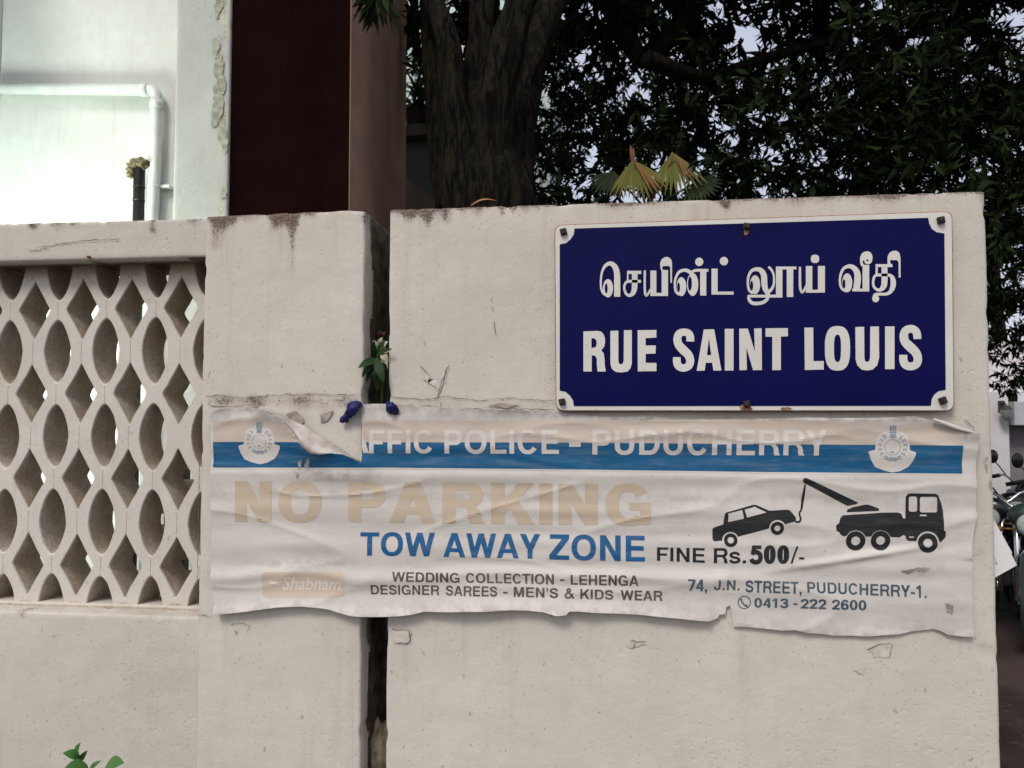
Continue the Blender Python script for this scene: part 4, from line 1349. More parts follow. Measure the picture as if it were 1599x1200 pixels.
for (b0, t0, wd) in (((594, 545), (606, 533), 6), ((594, 547), (608, 550), 6), ((590, 545), (583, 531), 6), ((596, 552), (607, 566), 7), ((592, 540), (597, 527), 5), ((598, 560), (606, 578), 6)):
    leaf_strip(m, Q(*b0, .06), Q(*t0, .055), wd / 650, (0, -1, .2), curl=.2)
m.build('blossom', M_cream, o, smooth=True)
m = MB()
for (b0, t0, wd) in (((588, 530), (596, 516), 5), ((594, 528), (602, 518), 5)):
    leaf_strip(m, Q(*b0, .08), Q(*t0, .08), wd / 650, (0, -1, .2), curl=.2)
m.build('red_bud', leafm('dark red bud', (.035, .006, .007), (.05, .008, .009)), o, smooth=True)

wc = Q(140, 1200, -.16)
o = thing('weed_plant', 'young green weed with round leaves growing up before the lattice wall plinth', 'plant', (wc.x, -.16, 0))
m = MB()
stemtip = Q(125, 1180, -.16)
m.tube([(wc.x, -.16, 0), (wc.x + .02, -.17, .3), (wc.x - .01, -.16, .6), (stemtip.x, -.16, stemtip.z)], [.006, .005, .004, .002], 8)
m.tube([(wc.x - .01, -.16, .58), (wc.x + .03, -.17, .7), Q(165, 1203, -.18)], [.004, .003, .002], 8)
m.build('stem', M_stem, o, smooth=True)
m = MB()
for (b0, t0, wd, y0, y1) in (((124, 1184), (98, 1176), 10, -.16, -.18), ((122, 1183), (126, 1160), 9, -.16, -.17), ((126, 1190), (137, 1172), 6, -.16, -.15), ((138, 1200), (97, 1205), 17, -.18, -.22), ((160, 1206), (194, 1192), 18, -.19, -.21), ((140, 1204), (158, 1188), 6, -.18, -.17)):
    leaf_strip(m, Q(*b0, y0), Q(*t0, y1), wd / 700, (.1, -.6, 1), curl=.12, fold=.15)
for i in range(44):
    z = random.uniform(.08, .67)
    a = random.uniform(0, 6.28)
    b0 = Vector((wc.x + .008, -.165, z))
    leaf_strip(m, b0, b0 + Vector((math.cos(a) * .09, math.sin(a) * .07, random.uniform(-.01, .05))), .022, (0, 0, 1), curl=.12, fold=.15)
m.build('foliage', M_leafB, o, smooth=True)

# cement lump jammed in the gap
lc = Q(588, 1165, .10)
o = MB().ball((lc.x, .13, lc.z - .03), .05, (.62, .9, 1.5), 18, lump=.45, seed=4).build('cement_lump', plain('crumbly cement', (.36, .30, .22), .95, .1, .3, 40, .6), label='crumbly tan cement lump wedged low in the gap beside the pillar', cat='rubble', smooth=True)
# fallen leaf on the wall top
m = MB()
lf = Q(757, 319, .06)
leaf_strip(m, Q(735, 322, .05), Q(776, 314, .06), .011, (0, -.5, 1), curl=.12)
m.build('fallen_leaf', leafm('dry orange leaf', (.30, .13, .05), (.36, .16, .06)), label='dry orange leaf lying on the wall top before the trunk', cat='leaf', smooth=True)
# paper flap sticking out from the wall end
m = MB()
M_paper = plain('white card', (.74, .73, .72), .7, .2, .05, 12)
for k, (pts, yy) in enumerate((([(1535, 800), (1556, 818), (1591, 884), (1552, 904), (1535, 912)], .06), ([(1535, 792), (1553, 812), (1583, 864), (1574, 880), (1535, 900)], .066))):
    vs, fs = fill2(pts)
    F0 = [Q(a, b, yy) for a, b in vs]
    F0 = [Vector((p.x, p.y + (p.x - XR) * .10, p.z)) for p in F0]
    n = len(pts)
    B0 = [p + Vector((0, .002, 0)) for p in F0]
    m.add(F0 + B0, fs + [tuple(n + i for i in f[::-1]) for f in fs] + [(i, (i + 1) % n, n + (i + 1) % n, n + i) for i in range(n)])
m.build('paper_card', M_paper, label='torn white card sticking out behind the right end of the wall', cat='card')

# ------------------------------------------------------------------ house on the left
hs = thing('house', 'white house with maroon column and lit porch behind the lattice wall', 'house', (-2.6, 2.8, 0))
XS = Q(2, 100, 2.5).x
MB().box((XS - .0, 2.5, 0), (-2.32, 2.7, 5.2)).build('porch_wall', M_porch, hs)
MB().box((XS - .2, .9, 0), (XS - .004, 2.7, 5.2)).build('side_wall', M_porch, hs)
pxl, pxr = Q(273, 170, 1.9).x, Q(357.5, 170, 1.9).x
pier = rough_wall('pier', pxl, pxr, 1.9, 2.09, 0, 5.2, 5.2, M_pier, hs,
    lambda x, y, z, t: (.75 * math.exp(-((x - (pxr - .035 - .02 * noise.noise(Vector((0, 1, z * 3))))) / .02) ** 2) * (.6 + .8 * max(0, noise.noise(Vector((1, 0, z * 4))) + .3)) + .25 * max(0, noise.noise(Vector((x * 8, 1, z * 8))))), step=.03, bev=.01, zfine=2.0)
# lifted flakes of plaster along the pier edge
M_flake = plain('bare pier plaster', (.33, .34, .27), .95, .1, .3, 30, .6)
fl_pts = [(344, 0, 6, 16), (340, 18, 5, 14), (338, 76, 5, 18), (344, 96, 6, 12), (342, 110, 8, 16), (346, 130, 8, 20), (338, 146, 5, 16), (342, 168, 8, 22), (336, 186, 6, 14), (347, 205, 7, 20), (352, 222, 5, 18), (350, 300, 5, 12)]
for i, (a, b, rx, ry) in enumerate(fl_pts):
    vs, fs = fill2(ragged(ell(a, b, rx, ry, 8), 2.0, 2))
    m = MB(); m.add([(Q(p, q, 1.9).x, 1.8935 - .0003 * (i % 4), Q(p, q, 1.9).z) for p, q in vs], fs).build('plaster_flake', M_flake, hs)
mxl, mxr = pxr + .25, Q(547, 170, 1.915).x
myb = 3.05
m = MB()
m.box((mxl - .249, 1.915, 0), (mxr, myb, 5.19), .004, 1)
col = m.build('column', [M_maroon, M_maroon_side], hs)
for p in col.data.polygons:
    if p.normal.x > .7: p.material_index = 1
MB().box((XS - .2, 1.85, 5.201), (mxr + .1, 3.4, 5.45), .01).build('roof_slab', M_porch, hs)

M_pvc = plain('white painted pipe', (.70, .74, .70), .35, .4, .06, 20)
yp = 2.445
e0 = Q(245, 141, yp)
m = MB()
path = [(XS + .01, yp, Q(0, 138, yp).z), (e0.x - .06, yp, e0.z + .003)] + [(e0.x - .05 + .05 * math.sin(R(a)), yp, e0.z - .047 + .05 * math.cos(R(a))) for a in (15, 35, 55, 75, 90)] + [(Q(243, 250, yp).x, yp, Q(243, 250, yp).z), (Q(238, 340, yp).x, yp, Q(238, 340, yp).z), (Q(238, 340, yp).x, yp, .1)]
pv = thing('white_pipe', 'white drain pipe bending down the lit porch wall', 'pipe', (e0.x, yp, .1))
m.tube(path, .034, 16)
m.build('pipe_run', M_pvc, pv, smooth=True)
m = MB()
for zc in (e0.z - .09,):
    m.tube([(e0.x, yp, zc + .03), (e0.x, yp, zc - .03)], .039, 16)
m.tube([(e0.x - .10, yp, e0.z + .003), (e0.x - .05, yp, e0.z + .003)], .039, 16)
m.build('elbow_socket', M_pvc, pv, smooth=True)
m = MB()
cl = Q(241, 291, yp)
m.tube([(cl.x, yp, cl.z + .008), (cl.x, yp, cl.z - .008)], .038, 16)
m.box((cl.x + .03, yp + .005, cl.z - .009), (cl.x + .09, yp + .05, cl.z + .009), .002)
m.build('clamp', M_pvc, pv)
bp = Q(217, 300, 2.42)
bk = thing('black_pipe', 'black vent pipe capped with dry mud beside the white pipe', 'pipe', (bp.x, 2.42, .1))
bpt = Q(218, 262, 2.42)
m = MB(); m.tube([(bp.x, 2.42, .1), (bp.x, 2.42, bpt.z)], .033, 16)
for zz in (bpt.z - .12, bpt.z - .2): m.tube([(bp.x, 2.42, zz + .006), (bp.x, 2.42, zz - .006)], .0345, 16)
m.build('pipe_run', plain('black plastic pipe', (.014, .016, .017), .35, .4, .3, 10), bk, smooth=True)
m = MB()
for dx, dz, r in ((-.045, -.012, .03), (-.02, .012, .038), (.02, .018, .036), (.04, .02, .026), (-.052, -.045, .02), (-.03, .03, .02)):
    m.ball((bp.x + dx, 2.41, bpt.z + dz), r, (1.1, .9, .85), 14, lump=.7, seed=dx * 90)
m.build('mud_cap', plain('dry mud', (.20, .18, .10), .95, .1, .4, 60, .8), bk, smooth=True)

# tube lamp on the porch side wall, just left of the picture
lz = 2.12
lp = thing('tube_lamp', 'white fluorescent tube lamp on the porch side wall', 'lamp', (XS, 1.52, lz))
MB().box((XS - .003, 1.10, lz - .03), (XS + .045, 1.82, lz + .03), .006).build('lamp_body', M_pvc, lp)
g = NG('lit fluorescent tube', .5, .2)
g.col((.9, 1, .93))
g.b.inputs['Emission Color'].default_value = (.88, 1.0, .90, 1)
g.b.inputs['Emission Strength'].default_value = 520
MB().tube([(XS + .065, 1.13, lz), (XS + .065, 1.79, lz)], .014, 12).build('lamp_tube', g.m, lp)
for ya in (1.11, 1.79): MB().box((XS + .03, ya, lz - .02), (XS + .08, ya + .02, lz + .02), .003).build('lamp_socket', M_pvc, lp)

# slatted pallet leaning behind the lattice
M_wood = plain('weathered board', (.20, .16, .12), .85, .2, .3, 25, .3)
q0, q1 = Q(252, 735, .9), Q(330, 900, .9)
o = thing('wooden_pallet', 'weathered slatted pallet standing behind the lattice beside the pillar', 'pallet', ((q0.x + q1.x) / 2, .95, 0))
zz = .05
while zz < q0.z + .02:
    MB().box((q0.x - .05, .9, zz), (q1.x + .35, .92, zz + .045), .003).build('slat', M_wood, o)
    zz += .085
for xx in (q0.x, q1.x + .2):
    MB().box((xx, .921, 0), (xx + .07, .985, q0.z + .06), .003).build('post', M_wood, o)

# ------------------------------------------------------------------ neighbour house between column and trunk
nb = thing('neighbour_house', 'pale house with grey stair wall glimpsed between maroon column and tree trunk', 'house', (-1.7, 6, 0))
MB().box((-5.5, 7.4, 0), (-.6, 10, 9)).build('upper_wall', plain('pale aqua plaster', (.62, .74, .72), .9, .15, .06, 3), nb)
g1 = Q(628, 222, 4.5); g2 = Q(735, 222, 4.5)
MB().box((g1.x - .6, 4.5, 0), (g2.x, 4.7, g1.z), .006).build('grey_wall', plain('grey plaster', (.075, .08, .078), .9, .15, .15, 4, .3), nb)
MB().box((g1.x - .6, 4.36, g1.z), (g2.x - .2, 4.75, g1.z + .10), .008).build('ledge', plain('stained ledge', (.07, .062, .056), .9, .15, .3, 8, .3), nb)
m = MB()
sp_ = [Q(625, 268, 4.1), Q(694, 326, 4.1), Q(694, 420, 4.1), Q(625, 420, 4.1)]
m.add([(p.x, 4.1, p.z) for p in sp_] + [(p.x, 4.25, p.z) for p in sp_], [(0, 1, 2, 3), (7, 6, 5, 4), (0, 4, 5, 1), (1, 5, 6, 2), (3, 7, 4, 0)])
m.build('stair_parapet', plain('brown parapet', (.14, .105, .075), .9, .15, .15, 5, .3), nb)
ptl = Q(652, 215, 4.5)
o = thing('potted_plant', 'dark leafy plant in a clay pot on the grey ledge behind the trunk', 'plant', (ptl.x, 4.52, g1.z + .10))
MB().lathe([(.001, 0), (.09, 0), (.12, .16), (.13, .16), (.13, .19), (.11, .19), (.10, .15), (.001, .15)], Matrix.Translation((ptl.x, 4.52, g1.z + .10)), 20).build('pot', plain('dull clay pot', (.06, .035, .025), .85, .2, .2, 12), o, smooth=True)
m = MB()
for i in range(70):
    a, e = random.uniform(0, 6.28), random.uniform(.2, 1.5)
    b0 = Vector((ptl.x + random.uniform(-.04, .04), 4.52 + random.uniform(-.04, .04), g1.z + .26 + random.uniform(0, .5)))
    L_ = random.uniform(.14, .26)
    leaf_strip(m, b0, b0 + Vector((math.cos(a) * math.cos(e), math.sin(a) * math.cos(e), math.sin(e) * .7 - .1)) * L_, .017, (0, 0, 1), n=4, curl=.12)
m.tube([(ptl.x, 4.52, g1.z + .22), (ptl.x + .02, 4.52, g1.z + .8)], .012, 8)
m.build('foliage', leafm('dark houseplant leaf', (.02, .04, .014), (.045, .075, .025)), o, smooth=True)

# ------------------------------------------------------------------ trees
g = NG('deep furrowed bark', .95, .1)
v_ = g.pos((24, 24, 5))
f1 = g.noise(1, 8, .65, v_, 1.2)
f2 = g.noise(5, 5, .6)
c = g.mix(g.rng(f1, .40, .60), (.0025, .002, .0015), (.024, .020, .0125))
c = g.mix(g.math('MULTIPLY', g.rng(f2, .45, .7), .5), c, (.014, .013, .009))
g.col(c)
g.bump(f1, 1.0, .045)
g.bump(g.noise(60, 5, .6), .5, .006)
M_bark = g.m
YT = 2.3


def limb(m, pts, y=YT, n=18, wob=.18, ridge=.10, seed=0.0):
    """branch given by (px, py, radius px[, extra depth])"""
    P_ = []
    for p in pts:
        dy = p[3] if len(p) > 3 else 0
        q = Q(p[0], p[1], y + dy)
        P_.append((q.x, y + dy, q.z, .82 * p[2] / F * (y + dy + D)))
    P_ = smooth_path(P_, 7)
    m.tube([p[:3] for p in P_], [p[3] for p in P_], n, wob=wob, ridge=ridge, seed=seed)


def leaves(cl, n_per, L, W_, spread, droop=.35, seed=1):
    """leaf quads round each twig tip; returns verts and faces"""
    r = np.random.default_rng(seed)
    C3 = np.repeat(np.asarray(cl, float), n_per, 0)
    N = len(C3)
    # twig axis for each cluster, leaves leave it all around
    ax = r.normal(size=(len(cl), 3)); ax[:, 2] -= droop
    ax /= np.linalg.norm(ax, axis=1)[:, None]
    ax = np.repeat(ax, n_per, 0)
    t = np.tile(np.linspace(-1, 1, n_per), len(cl))[:, None]
    base = C3 + ax * t * spread
    d = r.normal(size=(N, 3)) * .75 + ax * .8
    d[:, 2] -= droop
    d /= np.linalg.norm(d, axis=1)[:, None]
    s_ = np.cross(d, r.normal(size=(N, 3)))
    s_ /= np.linalg.norm(s_, axis=1)[:, None]
    ln = (L * r.uniform(.65, 1.25, N))[:, None]
    wd = (W_ * r.uniform(.7, 1.25, N))[:, None]
    up = np.cross(s_, d)
    v0 = base
    v1 = base + d * ln * .42 + s_ * wd + up * wd * .25
    v2 = base + d * ln - up * ln * .08
    v3 = base + d * ln * .42 - s_ * wd + up * wd * .25
    V = np.stack([v0, v1, v2, v3], 1).reshape(-1, 3)
    Fc = np.arange(N * 4).reshape(-1, 4)
    return V, Fc


def crown(name, V, Fc, mat, parent):
    me = bpy.data.meshes.new(name)
    o0 = np.array(root_loc(parent))
    V = V - o0
    me.vertices.add(len(V)); me.vertices.foreach_set('co', V.ravel())
    me.loops.add(Fc.size); me.loops.foreach_set('vertex_index', Fc.ravel())
    me.polygons.add(len(Fc)); me.polygons.foreach_set('loop_start', np.arange(len(Fc)) * 4); me.polygons.foreach_set('loop_total', np.full(len(Fc), 4))
    me.update(calc_edges=True)
    me.materials.append(mat)
    o = bpy.data.objects.new(name, me)
    COL.objects.link(o); o.parent = parent
    return o


GAPS = []    # openings in the canopy: (px, py, rx, ry) measured where sky shows through


def scatter(n, lo, hi, thr=-.12, sc=1.1, seed=3, gaps=(), keep=None):
    r = random.Random(seed)
    o = []
    while len(o) < n:
        p = Vector((r.uniform(lo[0], hi[0]), r.uniform(lo[1], hi[1]), r.uniform(lo[2], hi[2])))
        if noise.noise(p * sc + Vector((seed, 0, 0))) + .45 * noise.noise(p * sc * 2.7) < thr: continue
        if keep and not keep(p): continue
        if gaps:
            a, b = proj(p)
            if any(((a - gx) / rx) ** 2 + ((b - gy) / ry) ** 2 < 1 for gx, gy, rx, ry in gaps): continue
        o.append(tuple(p))
    return o


gaps = [(1044, 262, 40, 28), (1000, 282, 34, 30), (1045, 10, 36, 18), (1055, 90, 18, 16), (1160, 45, 22, 28), (1560, 20, 36, 24), (1190, 190, 10, 8), (1560, 250, 22, 14), (1215, 32, 16, 12), (1592, 45, 22, 34), (1140, 95, 14, 12), (1440, 60, 22, 12), (1118, 195, 20, 16), (1290, 125, 16, 10), (1190, 70, 12, 12), (1500, 110, 16, 12), (1572, 120, 18, 14), (1590, 270, 14, 14), (900, 130, 12, 8), (960, 120, 12, 8), (1010, 205, 12, 8), (1330, 40, 18, 12)]
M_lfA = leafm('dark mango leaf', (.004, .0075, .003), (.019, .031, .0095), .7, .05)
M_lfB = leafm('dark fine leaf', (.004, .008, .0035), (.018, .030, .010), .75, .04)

tb = Q(768, 330, YT)
tA = thing('mango_tree', 'big dark tree with a thick furrowed forked trunk rising behind the wall', 'tree', (tb.x, YT, 0))
m = MB()
limb(m, [(795, 900, 118), (785, 620, 104), (776, 420, 88), (769, 320, 78), (757, 260, 66), (748, 215, 54), (744, 180, 42)], seed=1, n=72, ridge=.2)
limb(m, [(732, 340, 44, -.12), (722, 260, 36, -.13), (712, 190, 29, -.13), (705, 120, 24, -.12), (699, 65, 21, -.12), (681, 12, 18, -.1), (655, -40, 17, -.06), (610, -150, 15, 0)], seed=2, n=44, ridge=.24)
limb(m, [(742, 270, 46), (742, 190, 36), (748, 110, 27, .05), (752, 50, 24, .05), (753, -10, 22, .05), (750, -120, 20, .1), (760, -300, 16, .2)], seed=3, n=44, ridge=.24)
limb(m, [(762, 290, 52, -.02), (768, 210, 42, -.06), (778, 130, 33, -.1), (796, 60, 29, -.12), (815, 0, 27, -.1), (850, -90, 24, -.1), (930, -260, 18, -.2)], seed=4, n=44, ridge=.24)
limb(m, [(790, 320, 56, .12), (800, 230, 40, .2), (818, 140, 32, .3), (842, 60, 29, .4), (880, -40, 25, .6), (960, -160, 20, .9)], seed=5, n=30, ridge=.2)
limb(m, [(705, 330, 30, .15), (686, 230, 22, .2), (676, 120, 18, .25), (670, 0, 18, .3), (660, -120, 16, .4)], seed=6, n=16)
limb(m, [(880, -40, 20, .6), (940, -10, 18, .9), (1000, 90, 18, 1.2), (1045, 60, 18, 1.3), (1095, -10, 16, 1.5)], seed=7, n=14)
limb(m, [(1010, 92, 16, .9), (1100, 120, 12, 1.3), (1200, 90, 10, 1.6), (1320, 60, 7, 1.9)], seed=8, n=10)
limb(m, [(900, -60, 20, .5), (1060, -140, 14, 1.0), (1250, -130, 10, 1.4)], seed=9, n=10)
m.build('trunk', M_bark, tA, smooth=True)
rA = scatter(2000, (-.75, 2.75, 2.55), (3.9, 6.2, 6.6), -.10, 1.15, 3, gaps)
rA = [p for p in rA if not (p[0] < -.35 - .0 * p[1] and p[2] < 4.6 and proj(p)[0] < 800)]
V1, F1 = leaves(rA, 24, .115, .0165, .12, seed=1)
# roof of foliage over the yard, mostly above the picture, added to block skylight
rB = scatter(1000, (-3.2, 2.2, 4.9), (3.5, 5.6, 7.2), -.25, .9, 5, gaps)
V2, F2 = leaves(rB, 20, .2, .03, .16, seed=2)
# sprig hanging in front of the column, and one by the left stem
rC = [tuple(Q(a, b, 1.75 + random.uniform(-.05, .05))) for a, b in ((575, -8), (583, -2), (590, 2), (597, -6), (604, -10), (580, 4), (592, -14))]
V3, F3 = leaves(rC, 7, .15, .017, .03, 1.2, seed=3)
rD = [tuple(Q(a, b, 2.7 + random.uniform(-.1, .2))) for a, b in ((650, 20), (645, 60), (655, 70), (648, 100), (652, 130), (658, 110), (660, 150), (642, 30))]
V4, F4 = leaves(rD, 7, .16, .017, .04, .8, seed=4)
Vs, Fs, n = [], [], 0
for V, Fc in ((V1, F1), (V2, F2), (V3, F3), (V4, F4)):
    Vs.append(V); Fs.append(Fc + n); n += len(V)
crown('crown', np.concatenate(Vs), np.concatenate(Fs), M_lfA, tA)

tB = thing('neem_tree', 'dark fine leaved tree filling the sky above the right end of the wall', 'tree', (5.3, 6.4, 0))
m = MB()
def wtube(m, pts, rad, n=12, seed=0.0):
    P_ = smooth_path([(*p, r) for p, r in zip(pts, rad)], 6)
    m.tube([p[:3] for p in P_], [p[3] for p in P_], n, wob=.18, ridge=.1, seed=seed)
wtube(m, [(5.3, 6.4, 0), (5.25, 6.4, 1.5), (5.0, 6.3, 3), (4.7, 6.2, 4.4), (4.4, 6.1, 5.8)], [.24, .2, .17, .13, .07], 16, 2)
for i, (a, b) in enumerate((((5.1, 6.35, 2.4), (3.3, 5.2, 3.6)), ((4.9, 6.3, 3.4), (2.6, 5.6, 4.7)), ((4.9, 6.3, 3.2), (6.0, 5.4, 4.8)), ((4.7, 6.2, 4.2), (3.2, 7.4, 5.4)), ((5.0, 6.3, 2.8), (4.1, 4.6, 3.2)))):
    a, b = Vector(a), Vector(b)
    wtube(m, [a, a.lerp(b, .5) + Vector((0, 0, .15)), b], [.09, .06, .025], 9, i)
m.build('trunk', M_bark, tB, smooth=True)
rE = scatter(1600, (1.7, 3.4, 1.85), (4.5, 5.4, 5.6), -.08, 1.2, 8, gaps, keep=lambda p: p.z > 2.0 + .35 * noise.noise(Vector((p.x * 3, p.y * 3, 0))))
V, Fc = leaves(rE, 32, .075, .0105, .13, .5, seed=6)
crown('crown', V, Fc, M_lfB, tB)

for i, (x, y, h, lo, hi, ncl, lab) in enumerate((
        (1.2, 10.5, 7, (-1.6, 9, 3.0), (4.2, 12.5, 7.6), 800, 'distant dark tree closing the view behind the forked trunk'),
        (9.2, 17.0, 8, (5.0, 15.5, 4.2), (13.5, 19, 10.5), 560, 'distant dark tree behind the pale gate house on the right'))):
    t = thing('background_tree', lab, 'tree', (x, y, 0), 'trees at the back of the garden')
    m = MB()
    wtube(m, [(x, y, 0), (x + .1, y, 2), (x - .1, y, 4), (x, y + .2, h - 1)], [.22, .18, .13, .05], 12, i)
    m.build('trunk', M_bark, t, smooth=True)
    r_ = scatter(ncl, lo, hi, -.12, .8, 20 + i, [(1046, 252, 26, 24), (1020, 290, 20, 8), (1105, 255, 16, 14)] + gaps[2:])
    V, Fc = leaves(r_, 26, .17, .024, .2, .4, seed=30 + i)
    crown('crown', V, Fc, M_lfB, t)

# fan palm seen in the canopy opening
pz = Q(1010, 305, 2.95)
pm = thing('fan_palm', 'fan palm with yellowing fronds in the gap below the dark canopy', 'palm', (pz.x + .06, 3.0, 0))
m = MB(); wtube(m, [(pz.x + .06, 3.0, 0), (pz.x + .03, 3.0, 1.5), (pz.x, 2.95, pz.z - .12)], [.08, .07, .06], 14, 4)
m.build('trunk', M_bark, pm, smooth=True)
M_fr1 = leafm('yellow green frond', (.15, .17, .034), (.24, .22, .05), trans=.4)
M_fr2 = leafm('dark green frond', (.018, .03, .010), (.035, .052, .016), trans=.2)
M_fr3 = leafm('dead orange frond', (.26, .12, .05), (.32, .15, .06), trans=.3)


def frond(c_, d, up, r_, mat, a0_=-95, a1_=95, n=22, droop=.25):
    c_, d, up = Vector(c_), Vector(d).normalized(), Vector(up)
    s_ = d.cross(up).normalized()
    nn_ = s_.cross(d).normalized()
    m = MB()
    m.tube([Vector((pz.x, 2.95, pz.z - .10)), c_], [.008, .005], 8)
    for k in range(n):
        a = R(a0_ + (a1_ - a0_) * k / (n - 1))
        dd = d * math.cos(a) + s_ * math.sin(a)
        w_ = r_ * abs(R(a1_ - a0_) / n) * .62
        L_ = r_ * random.uniform(.88, 1.05)
        sd = dd.cross(nn_).normalized()
        V = []
        for t in (0.02, .4, .7, 1.0):
            ww = w_ * (t if t < .65 else (1.03 - t) * 1.7)
            p = c_ + dd * L_ * t + Vector((0, 0, -droop * r_ * t * t))
            V += [p + sd * ww + nn_ * ww * .4, p, p - sd * ww + nn_ * ww * .4]
        m.add(V, [(j * 3 + q, j * 3 + q + 1, j * 3 + q + 4, j * 3 + q + 3) for j in range(3) for q in (0, 1)])
    m.build('frond', mat, pm)


for (a, b, yy, d, r_, mat, w0, w1, n_) in ((988, 250, 2.9, (.12, -.35, -1), .27, M_fr1, -48, 40, 14), (1050, 238, 2.95, (.25, -.35, -.95), .28, M_fr1, -30, 46, 12), (1088, 284, 2.95, (.55, -.4, -.6), .16, M_fr2, -75, 75, 14),
                                (958, 268, 2.95, (-.45, -.35, -.9), .19, M_fr2, -60, 50, 14), (1015, 280, 3.0, (.1, -.4, -.9), .15, M_fr2, -70, 70, 12), 
                                (990, 252, 2.86, (.62, -.3, -.85), .25, M_fr3, -7, 7, 3), (1053, 240, 2.9, (.5, -.3, -.85), .20, M_fr3, -7, 7, 3)):
    frond(Q(a, b, yy), d, (0, -1, .2), r_, mat, w0, w1, n_, .12)
m = MB()
for x_, t_ in ((984, 226), (989, 230)):
    leaf_strip(m, Q(988, 258, 2.93), Q(x_, t_, 2.93), .012, (0, -1, .1), curl=.08)
m.build('dead_sheath', leafm('dead red brown sheath', (.16, .05, .03), (.20, .07, .045)), pm, smooth=True)

# ------------------------------------------------------------------ gate house and bikes on the right
gh = thing('gate_house', 'pale gate house with grey shutter and awning beyond the right wall end', 'house', (8, 12, 0))
M_pale_w = plain('pale mauve plaster', (.66, .635, .63), .9, .15, .06, 5)
M_pale_u = plain('pale upper plaster', (.78, .74, .73), .9, .15, .06, 5)
y7 = 11.0
p0, p1 = Q(1520, 612, y7), Q(1574, 612, y7)
MB().box((p0.x, y7, 0), (p1.x, y7 + .3, p0.z), .006).build('gate_post', M_pale_w, gh)
MB().box((p0.x - .02, y7 + .3, p0.z - .0), (p1.x + 5, y7 + .5, Q(1570, 580, y7).z + .5), .006).build('upper_wall', M_pale_u, gh)
cw = thing('compound_wall', 'long low pale compound wall running left from the gate post behind the trees', 'wall', (p0.x - 6, y7 + .1, 0))
MB().box((p0.x - 14, y7 + .05, -.05), (p0.x - .01, y7 + .25, 1.75), .01).build('wall_body', M_pale_w, cw)
MB().box((p0.x - 14, y7 + .0, 1.751), (p0.x - .01, y7 + .30, 1.83), .01).build('coping', M_pale_u, cw)
a0 = Q(1573, 627, y7 - .5); a1 = Q(1573, 664, y7 - .5)
MB().box((p1.x + .01, y7 - .15, Q(1573, 664, y7).z), (p1.x + 5, y7 + .299, Q(1573, 628, y7).z), .006).build('awning', plain('pale blue awning slab', (.46, .49, .51), .8, .2, .06, 6), gh)
MB().box((p1.x + .01, y7 + .2, 0), (p1.x + 5, y7 + .29, Q(1573, 665, y7).z), 0).build('shutter', plain('grey shutter', (.19, .18, .19), .7, .3, .1, 8), gh)
lm = Q(1563, 640, y7)
o = thing('wall_lantern', 'small dark wall lantern on the pale gate post', 'lamp', (lm.x, y7, lm.z))
zz = lm.z
MB().box((lm.x - .045, y7 - .03, zz - .03), (lm.x + .045, y7 + .0, zz + .14), .006).tube([(lm.x, y7 - .03, zz + .09), (lm.x, y7 - .11, zz + .11), (lm.x, y7 - .16, zz + .06)], .012, 8).lathe([(.001, .07), (.045, .055), (.09, .0), (.001, .0)], Matrix.Translation((lm.x, y7 - .16, zz)), 14).build('bracket', plain('dark iron', (.03, .03, .03), .6, .4), o)
MB().lathe([(.085, 0), (.075, -.10), (.03, -.17), (.001, -.175)], Matrix.Translation((lm.x, y7 - .16, zz)), 14).build('glass_shade', plain('grey glass shade', (.25, .25, .25), .15, .5), o, smooth=True)

M_tyre = plain('tyre rubber', (.012, .012, .012), .85, .2)
M_chrome = plain('chrome', (.6, .6, .6), .18, .5, .05, 5, metal=1.0)
M_seat = plain('black vinyl seat', (.012, .012, .013), .5, .35)
M_blackp = plain('black paint', (.01, .011, .013), .2, .5)
M_lens = plain('headlamp lens', (.45, .5, .48), .08, .6)
M_greenp = plain('grey green metallic paint', (.045, .065, .052), .3, .5, .1, 6, metal=.4)
M_eng = plain('dull engine alloy', (.15, .15, .15), .5, .4, .2, 20, metal=.6)


